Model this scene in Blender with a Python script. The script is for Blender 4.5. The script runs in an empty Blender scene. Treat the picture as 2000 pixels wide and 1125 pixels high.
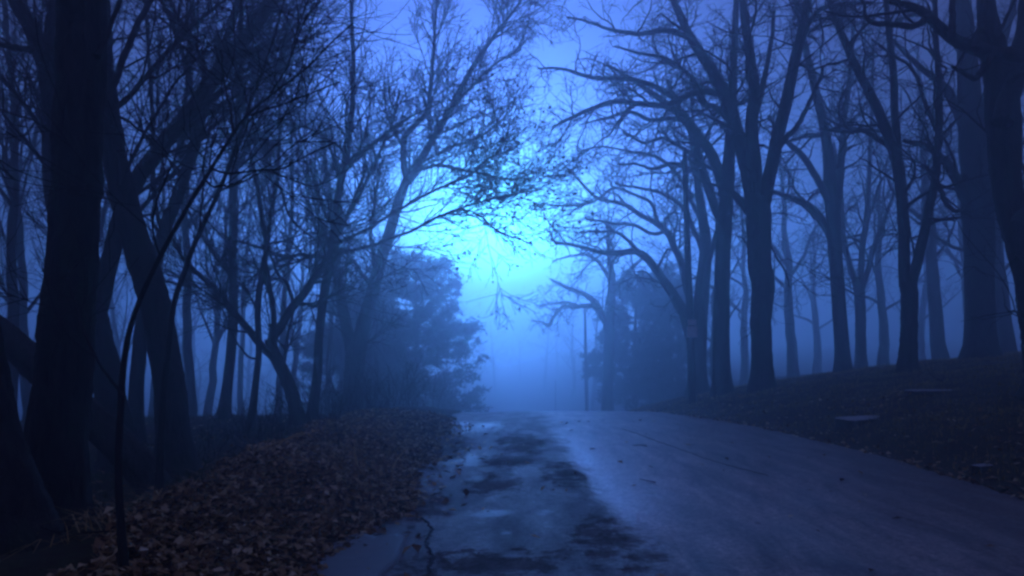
import bpy, math, random
import numpy as np

rng = np.random.default_rng(7)
random.seed(7)
S = bpy.context.scene
COL = S.collection

# ------------------------------------------------------------------ camera
F = 1556.0                      # focal length in photo pixels (2000 wide)
EYE = 1.5
HZ = 672.0                      # eye level in the photo
cam = bpy.data.cameras.new('camera')
cam.sensor_width = 36.0
cam.lens = F / 2000 * 36.0
cam.shift_y = (HZ - 562.5) / 2000
cam.clip_end = 3000
co = bpy.data.objects.new('camera', cam)
co.location = (0, 0, EYE)
co.rotation_euler = (math.radians(90), 0, 0)
COL.objects.link(co)
S.camera = co

# ------------------------------------------------------------------ render
S.render.engine = 'CYCLES'
S.view_settings.view_transform = 'Standard'
S.view_settings.look = 'None'
S.view_settings.exposure = 0
S.view_settings.gamma = 1
S.view_settings.use_curve_mapping = False
cy = S.cycles
cy.max_bounces = 8
cy.diffuse_bounces = 2
cy.glossy_bounces = 2
cy.transmission_bounces = 2
cy.volume_bounces = 4
cy.sample_clamp_indirect = 4
cy.use_denoising = True
cy.filter_width = 2.7

# ------------------------------------------------------------------ sky and sun
SUN_AZ = math.atan2(960 - 1000, F)            # bearing, + to the right
SUN_EL = math.atan2(HZ - 508, F)
sun_dir = (math.sin(SUN_AZ) * math.cos(SUN_EL), math.cos(SUN_AZ) * math.cos(SUN_EL), math.sin(SUN_EL))

w = bpy.data.worlds.new('World')
S.world = w
w.use_nodes = True
nt = w.node_tree
nt.nodes.clear()
N = nt.nodes.new
L = nt.links.new


def wmath(op, a, b=None, clamp=False):
    n = N('ShaderNodeMath')
    n.operation = op
    n.use_clamp = clamp
    for i, v in enumerate((a, b)):
        if v is None:
            continue
        if isinstance(v, (int, float)):
            n.inputs[i].default_value = v
        else:
            L(v, n.inputs[i])
    return n.outputs[0]


def wcol(rgb, fac):
    n = N('ShaderNodeVectorMath')
    n.operation = 'SCALE'
    n.inputs[0].default_value = rgb
    L(fac, n.inputs['Scale'])
    return n.outputs[0]


def wadd(a, b):
    n = N('ShaderNodeVectorMath')
    n.operation = 'ADD'
    L(a, n.inputs[0])
    L(b, n.inputs[1])
    return n.outputs[0]


tc = N('ShaderNodeTexCoord')
dot = N('ShaderNodeVectorMath')
dot.operation = 'DOT_PRODUCT'
nrm = N('ShaderNodeVectorMath')
nrm.operation = 'NORMALIZE'
L(tc.outputs['Generated'], nrm.inputs[0])
L(nrm.outputs[0], dot.inputs[0])
dot.inputs[1].default_value = sun_dir
cosm1 = wmath('SUBTRACT', dot.outputs['Value'], 1.0)


def lobe(k):
    return wmath('EXPONENT', wmath('MULTIPLY', cosm1, k))


SKY = dict(base=0.26, nish=0.02, wide=0.3, mid=2.5, core=30.0, plume=0.8)
sky = N('ShaderNodeTexSky')
sky.sky_type = 'NISHITA'
sky.sun_disc = False
sky.sun_elevation = max(SUN_EL, math.radians(1))
sky.sun_rotation = SUN_AZ
bw = N('ShaderNodeRGBToBW')
L(sky.outputs[0], bw.inputs[0])
BLUE = (0.25, 0.31, 1.0)
# overcast sky: one third as bright at the horizon as overhead
sepw = N('ShaderNodeSeparateXYZ')
L(nrm.outputs[0], sepw.inputs[0])
cie = wmath('MULTIPLY', wmath('ADD', wmath('MULTIPLY', wmath('MAXIMUM', sepw.outputs[2], 0.0), 2.0), 1.0), 1 / 3)
acc = wcol(BLUE, wmath('ADD', wmath('MULTIPLY', bw.outputs[0], SKY['nish'] * 0.2), wmath('MULTIPLY', cie, SKY['base'])))
acc = wadd(acc, wcol((0.085, 0.16, 1.0), wmath('MULTIPLY', lobe(18.0), SKY['wide'])))
acc = wadd(acc, wcol((0.10, 0.26, 1.0), wmath('MULTIPLY', lobe(34.0), SKY['mid'])))
acc = wadd(acc, wcol((0.06, 0.62, 1.0), wmath('MULTIPLY', lobe(300.0), SKY['core'])))
# the thin fog above the glow is lit as well
az2, el2 = math.atan2(945 - 1000, F), math.atan2(HZ - 240, F)
dot2 = N('ShaderNodeVectorMath')
dot2.operation = 'DOT_PRODUCT'
L(nrm.outputs[0], dot2.inputs[0])
dot2.inputs[1].default_value = (math.sin(az2) * math.cos(el2), math.cos(az2) * math.cos(el2), math.sin(el2))
plume = wmath('EXPONENT', wmath('MULTIPLY', wmath('SUBTRACT', dot2.outputs['Value'], 1.0), 45.0))
acc = wadd(acc, wcol((0.095, 0.2, 1.0), wmath('MULTIPLY', plume, SKY['plume'])))
bg = N('ShaderNodeBackground')
bg.inputs['Strength'].default_value = 1.0
L(acc, bg.inputs['Color'])
wo = N('ShaderNodeOutputWorld')
L(bg.outputs[0], wo.inputs['Surface'])
w.cycles.sampling_method = 'MANUAL'
w.cycles.sample_map_resolution = 1024

sun = bpy.data.lights.new('sun', 'SUN')
sun.energy = 1.5
sun.angle = math.radians(14)
sun.color = (0.12, 0.25, 1.0)
so = bpy.data.objects.new('sun', sun)
so.location = (0, 30, 40)
from mathutils import Vector
so.rotation_euler = Vector(sun_dir).to_track_quat('Z', 'Y').to_euler()
COL.objects.link(so)

HAZE_DENSITY = 0.020
HAZE_G = 0.86


# ------------------------------------------------------------------ helpers
def sstep(a, b, x):
    t = np.clip((np.asarray(x, float) - a) / (b - a), 0, 1)
    return t * t * (3 - 2 * t)


def unproj(px, py, d):
    return np.array([(px - 1000) / F * d, d, EYE - (py - HZ) / F * d])


def mesh_obj(name, verts, quads=None, tris=None, mat=None, parent=None, smooth=True, mesh_only=False):
    verts = np.asarray(verts, np.float32).reshape(-1, 3)
    q = np.zeros((0, 4), np.int32) if quads is None else np.asarray(quads, np.int32).reshape(-1, 4)
    t = np.zeros((0, 3), np.int32) if tris is None else np.asarray(tris, np.int32).reshape(-1, 3)
    me = bpy.data.meshes.new(name)
    me.vertices.add(len(verts))
    me.vertices.foreach_set('co', verts.ravel())
    loops = np.concatenate([q.ravel(), t.ravel()])
    me.loops.add(len(loops))
    me.loops.foreach_set('vertex_index', loops)
    tot = np.concatenate([np.full(len(q), 4), np.full(len(t), 3)]).astype(np.int32)
    me.polygons.add(len(tot))
    me.polygons.foreach_set('loop_start', np.concatenate([[0], np.cumsum(tot)[:-1]]).astype(np.int32))
    me.polygons.foreach_set('use_smooth', np.full(len(tot), smooth))
    me.update(calc_edges=True)
    me.validate()
    if mat:
        me.materials.append(mat)
    if mesh_only:
        return me
    o = bpy.data.objects.new(name, me)
    COL.objects.link(o)
    if parent:
        o.parent = parent
    return o


def empty(name, loc):
    o = bpy.data.objects.new(name, None)
    o.location = loc
    o.empty_display_size = 0.3
    COL.objects.link(o)
    return o


def tag(o, label=None, cat=None, group=None, kind=None):
    if label:
        o['label'] = label
    if cat:
        o['category'] = cat
    if group:
        o['group'] = group
    if kind:
        o['kind'] = kind
    return o


class Buf:
    """collects vertices and faces of one mesh"""
    def __init__(self):
        self.v, self.q, self.t, self.n = [], [], [], 0

    def add(self, v, q=None, t=None):
        v = np.asarray(v, float).reshape(-1, 3)
        if q is not None and len(q):
            self.q.append(np.asarray(q, np.int64).reshape(-1, 4) + self.n)
        if t is not None and len(t):
            self.t.append(np.asarray(t, np.int64).reshape(-1, 3) + self.n)
        self.v.append(v)
        self.n += len(v)
        return self

    def build(self, name, mat, parent=None, origin=None, smooth=True):
        v = np.concatenate(self.v) if self.v else np.zeros((0, 3))
        if origin is not None:
            v = v - np.asarray(origin)
        return mesh_obj(name, v, np.concatenate(self.q) if self.q else None,
                        np.concatenate(self.t) if self.t else None, mat, parent, smooth)


def norm(a):
    return a / np.maximum(np.linalg.norm(a, axis=-1, keepdims=True), 1e-9)


def tubes(P, R, sides, rough=0.0):
    """P [n,k,3], R [n,k] -> verts, quads"""
    n, k, _ = P.shape
    T = norm(np.gradient(P, axis=1))
    t0 = norm(P[:, -1] - P[:, 0])
    ref = np.where(np.abs(t0[:, 2:3]) < 0.8, np.array([[0, 0, 1.0]]), np.array([[1.0, 0, 0]]))
    ref = np.repeat(ref[:, None, :], k, axis=1)
    U = norm(ref - (ref * T).sum(-1, keepdims=True) * T)
    V = np.cross(T, U)
    a = np.arange(sides) / sides * 2 * np.pi
    rr = R[:, :, None] * np.ones(sides)
    if rough:
        ph = rng.uniform(0, 6.28, (n, 1, 5))
        z = np.arange(k)[None, :, None] / k
        m = np.zeros((n, k, sides))
        for i, (fa, fz, am) in enumerate(((3, 5, 1.0), (5, 9, .7), (8, 3, .55), (13, 17, .4), (19, 6, .4))):
            m += am * np.sin(fa * a[None, None, :] + fz * z * 6.28 + ph[:, :, i:i + 1] + 1.5 * np.sin(z * 11 + ph[:, :, i:i + 1] * 2))
        rr = rr * (1 + rough * m + rough * 0.5 * rng.standard_normal((n, k, sides)))
    v = P[:, :, None, :] + rr[..., None] * (np.cos(a)[None, None, :, None] * U[:, :, None, :] + np.sin(a)[None, None, :, None] * V[:, :, None, :])
    idx = np.arange(n * k * sides).reshape(n, k, sides)
    A = idx[:, :-1, :]
    B = idx[:, 1:, :]
    q = np.stack([A, np.roll(A, -1, 2), np.roll(B, -1, 2), B], -1).reshape(-1, 4)
    return v.reshape(-1, 3), q


def spline(pts, k):
    """Catmull-Rom resample of pts [m,c] to k samples"""
    pts = np.asarray(pts, float)
    if len(pts) == 2:
        t = np.linspace(0, 1, k)[:, None]
        return pts[0] * (1 - t) + pts[1] * t
    p = np.vstack([2 * pts[0] - pts[1], pts, 2 * pts[-1] - pts[-2]])
    seg = np.linalg.norm(np.diff(pts[:, :2], axis=0), axis=1)
    cum = np.concatenate([[0], np.cumsum(seg)])
    u = np.linspace(0, cum[-1], k)
    i = np.clip(np.searchsorted(cum, u, 'right') - 1, 0, len(pts) - 2)
    t = ((u - cum[i]) / np.maximum(seg[i], 1e-6))[:, None]
    a, b, c, d = p[i], p[i + 1], p[i + 2], p[i + 3]
    return .5 * (2 * b + (c - a) * t + (2 * a - 5 * b + 4 * c - d) * t ** 2 + (3 * b - a - 3 * c + d) * t ** 3)


def grow(P, R, per_m, length, ang, k, wig, up, t0=0.1, rfrac=0.55, rtip=0.004, rmin=0.005, out=None, maxn=11730, rmaxp=None):
    """children of polylines P [n,k,3]; vectorised"""
    n, kk, _ = P.shape
    seglen = np.linalg.norm(np.diff(P, axis=1), axis=2).sum(1)
    cnt = rng.poisson(np.maximum(seglen * per_m * (1 - t0), 0.01))
    par = np.repeat(np.arange(n), cnt)
    if len(par) > maxn:
        par = rng.choice(par, maxn, replace=False)
    m = len(par)
    if m == 0:
        return np.zeros((0, k, 3)), np.zeros((0, k))
    t = t0 + (1 - t0) * rng.uniform(0, 1, m) ** 0.9
    f = t * (kk - 1)
    i = np.minimum(f.astype(int), kk - 2)
    fr = (f - i)[:, None]
    a = P[par, i]
    b = P[par, i + 1]
    pos = a + (b - a) * fr
    tan = norm(b - a)
    rad = R[par, i] * (1 - fr[:, 0]) + R[par, i + 1] * fr[:, 0]
    rnd = rng.standard_normal((m, 3))
    if out is not None:
        rnd = rnd + np.asarray(out)
    perp = norm(rnd - (rnd * tan).sum(1, keepdims=True) * tan)
    th = np.radians(rng.uniform(ang[0], ang[1], m))[:, None]
    d = norm(tan * np.cos(th) + perp * np.sin(th))
    ln = rng.uniform(length[0], length[1], m) * (1.15 - 0.6 * t)
    step = (ln / (k - 1))[:, None]
    pts = [pos]
    bend = rng.standard_normal((m, 3)) * wig * 0.35
    for s in range(k - 1):
        d = norm(d + bend + rng.standard_normal((m, 3)) * wig + np.array([0, 0, up]))
        pos = pos + d * step
        pts.append(pos)
    P2 = np.stack(pts, 1)
    r0 = np.clip(rad * rfrac * rng.uniform(.7, 1.0, m), rmin, None)
    r0 = np.minimum(r0, 0.02 * ln + 0.004)
    u = np.linspace(0, 1, k)[None, :]
    R2 = r0[:, None] * (1 - u) + np.minimum(rtip, r0)[:, None] * u
    return P2, R2


# ------------------------------------------------------------------ materials
def new_mat(name):
    m = bpy.data.materials.new(name)
    m.use_nodes = True
    nt = m.node_tree
    b = nt.nodes['Principled BSDF']
    return m, nt, b


def mnode(nt, typ, **kw):
    n = nt.nodes.new(typ)
    for k, v in kw.items():
        setattr(n, k, v)
    return n


def ramp(nt, fac, stops):
    r = nt.nodes.new('ShaderNodeValToRGB')
    e = r.color_ramp.elements
    while len(e) > 1:
        e.remove(e[-1])
    e[0].position = stops[0][0]
    e[0].color = (*stops[0][1], 1)
    for p, c in stops[1:]:
        x = e.new(p)
        x.color = (*c, 1)
    nt.links.new(fac, r.inputs[0])
    return r.outputs[0]


def noise(nt, vec, scale, detail=6, rough=.6, dist=0.0):
    n = nt.nodes.new('ShaderNodeTexNoise')
    n.inputs['Scale'].default_value = scale
    n.inputs['Detail'].default_value = detail
    n.inputs['Roughness'].default_value = rough
    n.inputs['Distortion'].default_value = dist
    if vec is not None:
        nt.links.new(vec, n.inputs['Vector'])
    return n.outputs['Fac']


def bump(nt, b, h, strength, dist):
    n = nt.nodes.new('ShaderNodeBump')
    n.inputs['Strength'].default_value = strength
    n.inputs['Distance'].default_value = dist
    nt.links.new(h, n.inputs['Height'])
    nt.links.new(n.outputs[0], b.inputs['Normal'])


def mapping(nt, scale, coord='Object'):
    tc = nt.nodes.new('ShaderNodeTexCoord')
    mp = nt.nodes.new('ShaderNodeMapping')
    mp.inputs['Scale'].default_value = scale
    nt.links.new(tc.outputs[coord], mp.inputs[0])
    return mp.outputs[0]


def bark_mat(name, dark, light, moss=None):
    m, nt, b = new_mat(name)
    v = mapping(nt, (1, 1, .22))
    f = noise(nt, v, 16, 8, .65, .6)
    c = ramp(nt, f, [(.3, dark), (.68, light)])
    if moss:
        f2 = noise(nt, mapping(nt, (1, 1, .6)), 2.2, 5, .6)
        r = ramp(nt, f2, [(.52, (0, 0, 0)), (.64, (1, 1, 1))])
        mx = mnode(nt, 'ShaderNodeMix', data_type='RGBA')
        nt.links.new(r, mx.inputs[0])
        nt.links.new(c, mx.inputs[6])
        mx.inputs[7].default_value = (*moss, 1)
        c = mx.outputs[2]
    nt.links.new(c, b.inputs['Base Color'])
    b.inputs['Roughness'].default_value = .82
    b.inputs['Specular IOR Level'].default_value = .3
    bump(nt, b, f, 1.0, .05)
    return m


M_OAK = bark_mat('oak_bark', (.018, .015, .013), (.075, .062, .052), (.045, .055, .03))
M_WOOD = bark_mat('woodland_bark', (.015, .013, .012), (.062, .052, .045), (.04, .05, .03))
M_TWIG, nt_, b_ = new_mat('twig_bark')
b_.inputs['Base Color'].default_value = (.045, .036, .03, 1)
b_.inputs['Roughness'].default_value = .8
b_.inputs['Specular IOR Level'].default_value = .25
M_SAP = bark_mat('sapling_bark', (.02, .016, .014), (.06, .045, .038))


def leaf_mat(name, cols, rough=.7, trans=.25):
    m, nt, b = new_mat(name)
    g = nt.nodes.new('ShaderNodeNewGeometry')
    c = ramp(nt, g.outputs['Random Per Island'], cols)
    nt.links.new(c, b.inputs['Base Color'])
    b.inputs['Roughness'].default_value = rough
    b.inputs['Specular IOR Level'].default_value = .35
    if trans:
        tr = nt.nodes.new('ShaderNodeBsdfTranslucent')
        nt.links.new(c, tr.inputs['Color'])
        mx = nt.nodes.new('ShaderNodeMixShader')
        mx.inputs[0].default_value = trans
        nt.links.new(b.outputs[0], mx.inputs[1])
        nt.links.new(tr.outputs[0], mx.inputs[2])
        nt.links.new(mx.outputs[0], nt.nodes['Material Output'].inputs['Surface'])
    return m


M_LITTER = leaf_mat('dead_leaves', [(0, (.05, .022, .009)), (.3, (.15, .07, .026)), (.55, (.33, .17, .065)), (.8, (.58, .37, .16)), (1, (.84, .64, .36))])
M_STRAW = leaf_mat('dry_straw', [(0, (.5, .28, .07)), (1, (.8, .55, .24))], .6, .1)
M_GRASS = leaf_mat('winter_grass', [(0, (.14, .11, .025)), (.45, (.34, .25, .06)), (1, (.55, .37, .12))], .7, .2)
M_GREEN = leaf_mat('wet_grass', [(0, (.03, .06, .015)), (.6, (.06, .09, .025)), (1, (.12, .10, .04))], .6, .2)
M_NEEDLE = leaf_mat('conifer_needles', [(0, (.012, .03, .012)), (.6, (.025, .05, .02)), (1, (.045, .07, .03))], .6, .15)
M_HANG = leaf_mat('clinging_leaves', [(0, (.05, .025, .012)), (1, (.12, .06, .03))], .7, .2)

# ------------------------------------------------------------------ terrain
AX = 0.0264           # the road drifts this much to the left per metre


def crest(y):
    y = np.asarray(y, float)
    u = np.clip(y - 12, 0, 17)
    c = -.00385 * u ** 2
    c = c - .13 * np.clip(y - 29, 0, 42)
    c = c + .8 * sstep(72, 240, y)
    return c


def wob(x, y, s=1.0):
    return (np.sin(x * 1.7 / s + 1.3 * np.sin(y * .9 / s)) + np.sin(y * 2.1 / s + 1.7 * np.sin(x * 1.1 / s) + 2)
            + .6 * np.sin(3.7 * x / s + 2.9 * y / s + 1)) / 2.6


def road_left(y):
    y = np.asarray(y, float)
    return (-.88 - .25 * sstep(7.4, 5.6, y) + .07 * np.sin(y * 1.9) + .05 * np.sin(y * 4.3 + 1) + .03 * np.sin(y * 11.0 + 2)
            + .02 * np.sin(y * 23.0))


def road_right(y):
    y = np.asarray(y, float)
    return 5.2 - .85 * sstep(10, 20, y) + .04 * np.sin(y * 1.3 + .5) + .025 * np.sin(y * 3.9) + .015 * np.sin(y * 13)


def road_z(s, y):
    return crest(y) + .035 * np.clip(1 - ((s - 2.1) / 3.1) ** 2, -.3, 1) + .006 * wob(s, y, .6) + .006 * wob(s + 5, y, 1.7) \
        - .02 * np.exp(-((s + .2) / .5) ** 2)


def terrain(x, y, fine=True):
    x = np.asarray(x, float)
    y = np.asarray(y, float)
    s = x + AX * y
    C = crest(y)
    l = road_left(y) - s           # metres out beyond the left edge
    r = s - road_right(y)          # metres out beyond the right edge
    # left: leafy shoulder, then a drop to lower ground
    Lz = .04 + .17 * sstep(.1, 1.1, l) * (1 - sstep(9, 17, y) * .55) - (.62 * sstep(1.5, 3.9, l) + .25 * sstep(3.9, 11, l)) * (1 - .62 * sstep(12, 19, y)) - .5 * sstep(8, 30, l)
    Rp = np.clip(r, 0, None)
    Rz = -.05 * np.exp(-((r - .45) / .35) ** 2) + 1.25 * (1 - np.exp(-np.clip(r - .3, 0, None) / 4.3)) + .035 * Rp
    Cr = C * (1 - .45 * sstep(3, 16, r))
    z = np.where(l > 0, C + Lz * sstep(0, .15, l) , np.where(r > 0, Cr + Rz, C - .08))
    z = np.where((l <= 0) & (r <= 0), road_z(s, y) - .12, z)
    if fine:
        off = np.clip(np.maximum(l, r), 0, 1)
        z = z + off * (.035 * wob(x, y, .45) + .03 * wob(x + 3, y - 2, .24) + .05 * wob(x + 9, y, 1.3) + .02 * wob(x, y + 4, .18))
    return z


def Z(x, y):
    return float(terrain(np.array([x]), np.array([y]))[0])


# ground sheet
xs = np.unique(np.concatenate([np.linspace(-160, -14, 70), np.linspace(-14, 16, 250), np.linspace(16, 160, 64)]))
ys = np.unique(np.concatenate([np.linspace(-18, 1, 16), np.linspace(1, 30, 230), np.linspace(30, 249, 120)]))
gx, gy = np.meshgrid(xs, ys)
gz = terrain(gx, gy)
nx, ny = len(xs), len(ys)
idx = np.arange(nx * ny).reshape(ny, nx)
q = np.stack([idx[:-1, :-1], idx[:-1, 1:], idx[1:, 1:], idx[1:, :-1]], -1).reshape(-1, 4)

M_SOIL, nt_, b_ = new_mat('woodland_soil')
tcn = nt_.nodes.new('ShaderNodeTexCoord')
f1 = noise(nt_, tcn.outputs['Object'], .9, 8, .7)
f2 = noise(nt_, tcn.outputs['Object'], 9, 8, .75)
mixf = mnode(nt_, 'ShaderNodeMath', operation='MULTIPLY_ADD')
nt_.links.new(f2, mixf.inputs[0])
mixf.inputs[1].default_value = .5
hm = mnode(nt_, 'ShaderNodeMath', operation='MULTIPLY')
nt_.links.new(f1, hm.inputs[0])
hm.inputs[1].default_value = .5
nt_.links.new(hm.outputs[0], mixf.inputs[2])
cc = ramp(nt_, mixf.outputs[0], [(.36, (.022, .014, .007)), (.47, (.055, .034, .014)), (.55, (.055, .055, .018)), (.66, (.13, .075, .03))])
nt_.links.new(cc, b_.inputs['Base Color'])
b_.inputs['Roughness'].default_value = .9
b_.inputs['Specular IOR Level'].default_value = .2
bump(nt_, b_, f2, .8, .06)
ground = mesh_obj('ground', np.stack([gx, gy, gz], -1), q, None, M_SOIL)
tag(ground, 'dark soil and leaf covered ground falling away on both sides of the road', kind='structure')

# ------------------------------------------------------------------ road
ysr = np.unique(np.concatenate([np.linspace(-17, 2, 30), np.linspace(2, 30, 320), np.linspace(30, 70, 60)]))
K = 72
uu = np.linspace(0, 1, K)
sl = road_left(ysr)[:, None]
sr = road_right(ysr)[:, None]
ss = sl + (sr - sl) * uu[None, :]
yy = np.repeat(ysr[:, None], K, 1)
zz = road_z(ss, yy)
top = np.stack([ss - AX * yy, yy, zz], -1)
skl = top[:, :1].copy()
skl[..., 0] -= .05
skl[..., 2] -= .16
skr = top[:, -1:].copy()
skr[..., 0] += .05
skr[..., 2] -= .16
rv = np.concatenate([skl, top, skr], 1)
nr, kr = rv.shape[:2]
idx = np.arange(nr * kr).reshape(nr, kr)
q = np.stack([idx[:-1, :-1], idx[:-1, 1:], idx[1:, 1:], idx[1:, :-1]], -1).reshape(-1, 4)


def road_at(px, py):
    d = EYE * F / (py - HZ)
    for _ in range(6):
        s_ = (px - 1000) / F * d + AX * d
        d = (EYE - float(road_z(np.array(s_), np.array(d)))) * F / (py - HZ)
    return s_, d


TAR = [(*road_at(px, py), rs, ry) for px, py, rs, ry in (
    (880, 870, .34, 1.2), (1015, 866, .34, 1.5), (965, 945, .28, .7), (1120, 925, .34, .9), (830, 985, .24, .6), (1200, 1060, .30, .8), (950, 1100, .55, .40), (990, 900, .3, .6))]

PALE = [(*road_at(px, py), rs, ry) for px, py, rs, ry in (
    (962, 1003, .16, .20), (990, 1041, .05, .06), (920, 896, .09, .6), (900, 903, .26, .35), (910, 832, .7, 1.3), (1000, 1085, .10, .06), (1060, 1000, .10, .12), (930, 935, .12, .2))]


def road_material():
    m, nt, b = new_mat('worn_asphalt')
    tc = nt.nodes.new('ShaderNodeTexCoord')
    sp = nt.nodes.new('ShaderNodeSeparateXYZ')
    nt.links.new(tc.outputs['Object'], sp.inputs[0])

    def mth(op, a, bb=None, c=None, clamp=False):
        n = mnode(nt, 'ShaderNodeMath', operation=op)
        n.use_clamp = clamp
        for i, v in enumerate((a, bb, c)):
            if v is None:
                continue
            if isinstance(v, (int, float)):
                n.inputs[i].default_value = v
            else:
                nt.links.new(v, n.inputs[i])
        return n.outputs[0]
    obj = tc.outputs['Object']
    n_big = noise(nt, obj, .55, 5, .6, .4)
    n_mid = noise(nt, obj, 2.2, 7, .65, .5)
    mpn = nt.nodes.new('ShaderNodeMapping')
    mpn.inputs['Scale'].default_value = (1.6, .55, 1)
    nt.links.new(obj, mpn.inputs[0])
    n_str = noise(nt, mpn.outputs[0], 1.6, 6, .62, .8)
    n_edge = noise(nt, obj, 3.6, 9, .78, .2)
    n_fin = noise(nt, obj, 34, 6, .8)
    n_grit = noise(nt, obj, 95, 5, .8)
    s = mth('ADD', sp.outputs[0], mth('MULTIPLY', sp.outputs[1], AX))
    s_true = s
    s = mth('ADD', s, mth('MULTIPLY', mth('SUBTRACT', n_str, .5), .9))
    # lane masks across the road
    right = mth('MULTIPLY_ADD', mth('ADD', s, mth('MULTIPLY_ADD', n_edge, 1.5, -.75)), 1 / .55, -.86 / .55, True)          # 0 old left lane .. 1 newer right lane
    # wet smooth strip right of the lane joint, its glow reflection painted pale
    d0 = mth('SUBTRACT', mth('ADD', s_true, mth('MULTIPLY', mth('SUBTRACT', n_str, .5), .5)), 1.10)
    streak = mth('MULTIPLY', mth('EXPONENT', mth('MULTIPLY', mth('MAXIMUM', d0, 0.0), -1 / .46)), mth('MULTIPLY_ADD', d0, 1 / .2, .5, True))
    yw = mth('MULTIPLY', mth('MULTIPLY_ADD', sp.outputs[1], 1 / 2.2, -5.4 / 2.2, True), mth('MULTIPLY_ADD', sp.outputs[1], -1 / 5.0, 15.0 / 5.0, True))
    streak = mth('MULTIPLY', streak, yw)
    # old dark repairs in the left lane
    tar = None
    for (s0, y0, rs, ry) in TAR:
        ds = mth('MULTIPLY_ADD', s_true, 1 / rs, -s0 / rs)
        dy = mth('MULTIPLY_ADD', sp.outputs[1], 1 / ry, -y0 / ry)
        rr = mth('ADD', mth('MULTIPLY', ds, ds), mth('MULTIPLY', dy, dy))
        mk = mth('MULTIPLY_ADD', mth('ADD', rr, mth('MULTIPLY_ADD', n_edge, 10.0, -5.0)), -1.6, 1.7, True)
        tar = mk if tar is None else mth('MAXIMUM', tar, mk)
    pale = None  # wet spots; their shine is painted as a paler base colour
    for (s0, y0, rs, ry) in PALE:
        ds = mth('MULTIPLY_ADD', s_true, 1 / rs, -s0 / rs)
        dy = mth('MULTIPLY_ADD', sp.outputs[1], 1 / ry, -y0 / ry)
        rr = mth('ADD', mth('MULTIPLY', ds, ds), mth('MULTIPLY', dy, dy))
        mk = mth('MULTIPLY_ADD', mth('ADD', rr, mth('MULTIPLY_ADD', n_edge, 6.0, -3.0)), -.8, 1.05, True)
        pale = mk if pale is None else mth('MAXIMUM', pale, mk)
    colL = ramp(nt, n_str, [(.30, (.07, .058, .052)), (.44, (.12, .10, .09)), (.56, (.19, .155, .135)), (.70, (.30, .25, .22))])
    colR = ramp(nt, n_mid, [(.3, (.27, .20, .155)), (.5, (.41, .31, .245)), (.7, (.55, .43, .35))])
    mpt = nt.nodes.new('ShaderNodeMapping')
    mpt.inputs['Scale'].default_value = (2.4, .5, 1)
    nt.links.new(obj, mpt.inputs[0])
    trk = ramp(nt, noise(nt, mpt.outputs[0], 1.3, 8, .72, .6), [(.36, (.30, .30, .30)), (.5, (.8, .8, .8)), (.64, (1.35, 1.35, 1.35))])
    mt_ = mnode(nt, 'ShaderNodeMix', data_type='RGBA', blend_type='MULTIPLY')
    mt_.inputs[0].default_value = 1
    nt.links.new(colR, mt_.inputs[6])
    nt.links.new(trk, mt_.inputs[7])
    colR = mt_.outputs[2]
    mx = mnode(nt, 'ShaderNodeMix', data_type='RGBA')
    nt.links.new(right, mx.inputs[0])
    nt.links.new(colL, mx.inputs[6])
    nt.links.new(colR, mx.inputs[7])
    mxt = mnode(nt, 'ShaderNodeMix', data_type='RGBA')
    nt.links.new(mth('MULTIPLY', tar, .42), mxt.inputs[0])
    nt.links.new(mx.outputs[2], mxt.inputs[6])
    mxt.inputs[7].default_value = (.018, .017, .018, 1)
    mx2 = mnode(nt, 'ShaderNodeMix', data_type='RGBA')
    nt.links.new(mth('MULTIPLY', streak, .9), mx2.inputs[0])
    mxp = mnode(nt, 'ShaderNodeMix', data_type='RGBA')
    nt.links.new(mth('MULTIPLY', pale, .55), mxp.inputs[0])
    nt.links.new(mxt.outputs[2], mxp.inputs[6])
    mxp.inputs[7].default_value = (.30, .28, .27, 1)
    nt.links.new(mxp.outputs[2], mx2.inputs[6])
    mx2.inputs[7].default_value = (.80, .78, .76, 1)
    # light falling off toward the right edge, painted in as darker brown
    edge_shade = mth('MULTIPLY_ADD', mth('ADD', s_true, mth('MULTIPLY_ADD', n_mid, 2.4, -1.2)), 1 / 2.6, -2.2 / 2.6, True)
    mxd = mnode(nt, 'ShaderNodeMix', data_type='RGBA')
    nt.links.new(mth('MULTIPLY', edge_shade, .75), mxd.inputs[0])
    nt.links.new(mx2.outputs[2], mxd.inputs[6])
    mxd.inputs[7].default_value = (.10, .07, .05, 1)
    grit = ramp(nt, n_grit, [(.34, (.25, .25, .25)), (.66, (1.65, 1.65, 1.65))])
    n_spk = noise(nt, obj, 22, 6, .75)
    spk = ramp(nt, n_spk, [(.36, (.5, .5, .5)), (.62, (1.4, 1.4, 1.4))])
    ms = mnode(nt, 'ShaderNodeMix', data_type='RGBA', blend_type='MULTIPLY')
    ms.inputs[0].default_value = 1
    nt.links.new(grit, ms.inputs[6])
    nt.links.new(spk, ms.inputs[7])
    grit = ms.outputs[2]
    mm = mnode(nt, 'ShaderNodeMix', data_type='RGBA', blend_type='MULTIPLY')
    mm.inputs[0].default_value = 1
    nt.links.new(mxd.outputs[2], mm.inputs[6])
    nt.links.new(grit, mm.inputs[7])
    nt.links.new(mm.outputs[2], b.inputs['Base Color'])
    # water film: smoother where it lies, dry and open-pored on the repairs
    wet = ramp(nt, n_str, [(.34, (.58, .58, .58)), (.50, (.52, .52, .52)), (.68, (.45, .45, .45))])
    rgh = mth('SUBTRACT', wet, mth('MULTIPLY', streak, .12))
    rgh = mth('ADD', rgh, mth('MULTIPLY', tar, .25))
    rgh = mth('ADD', rgh, mth('MULTIPLY', right, -.04))
    rgh = mth('SUBTRACT', rgh, mth('MULTIPLY', pale, .18))
    nt.links.new(rgh, b.inputs['Roughness'])
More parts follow.
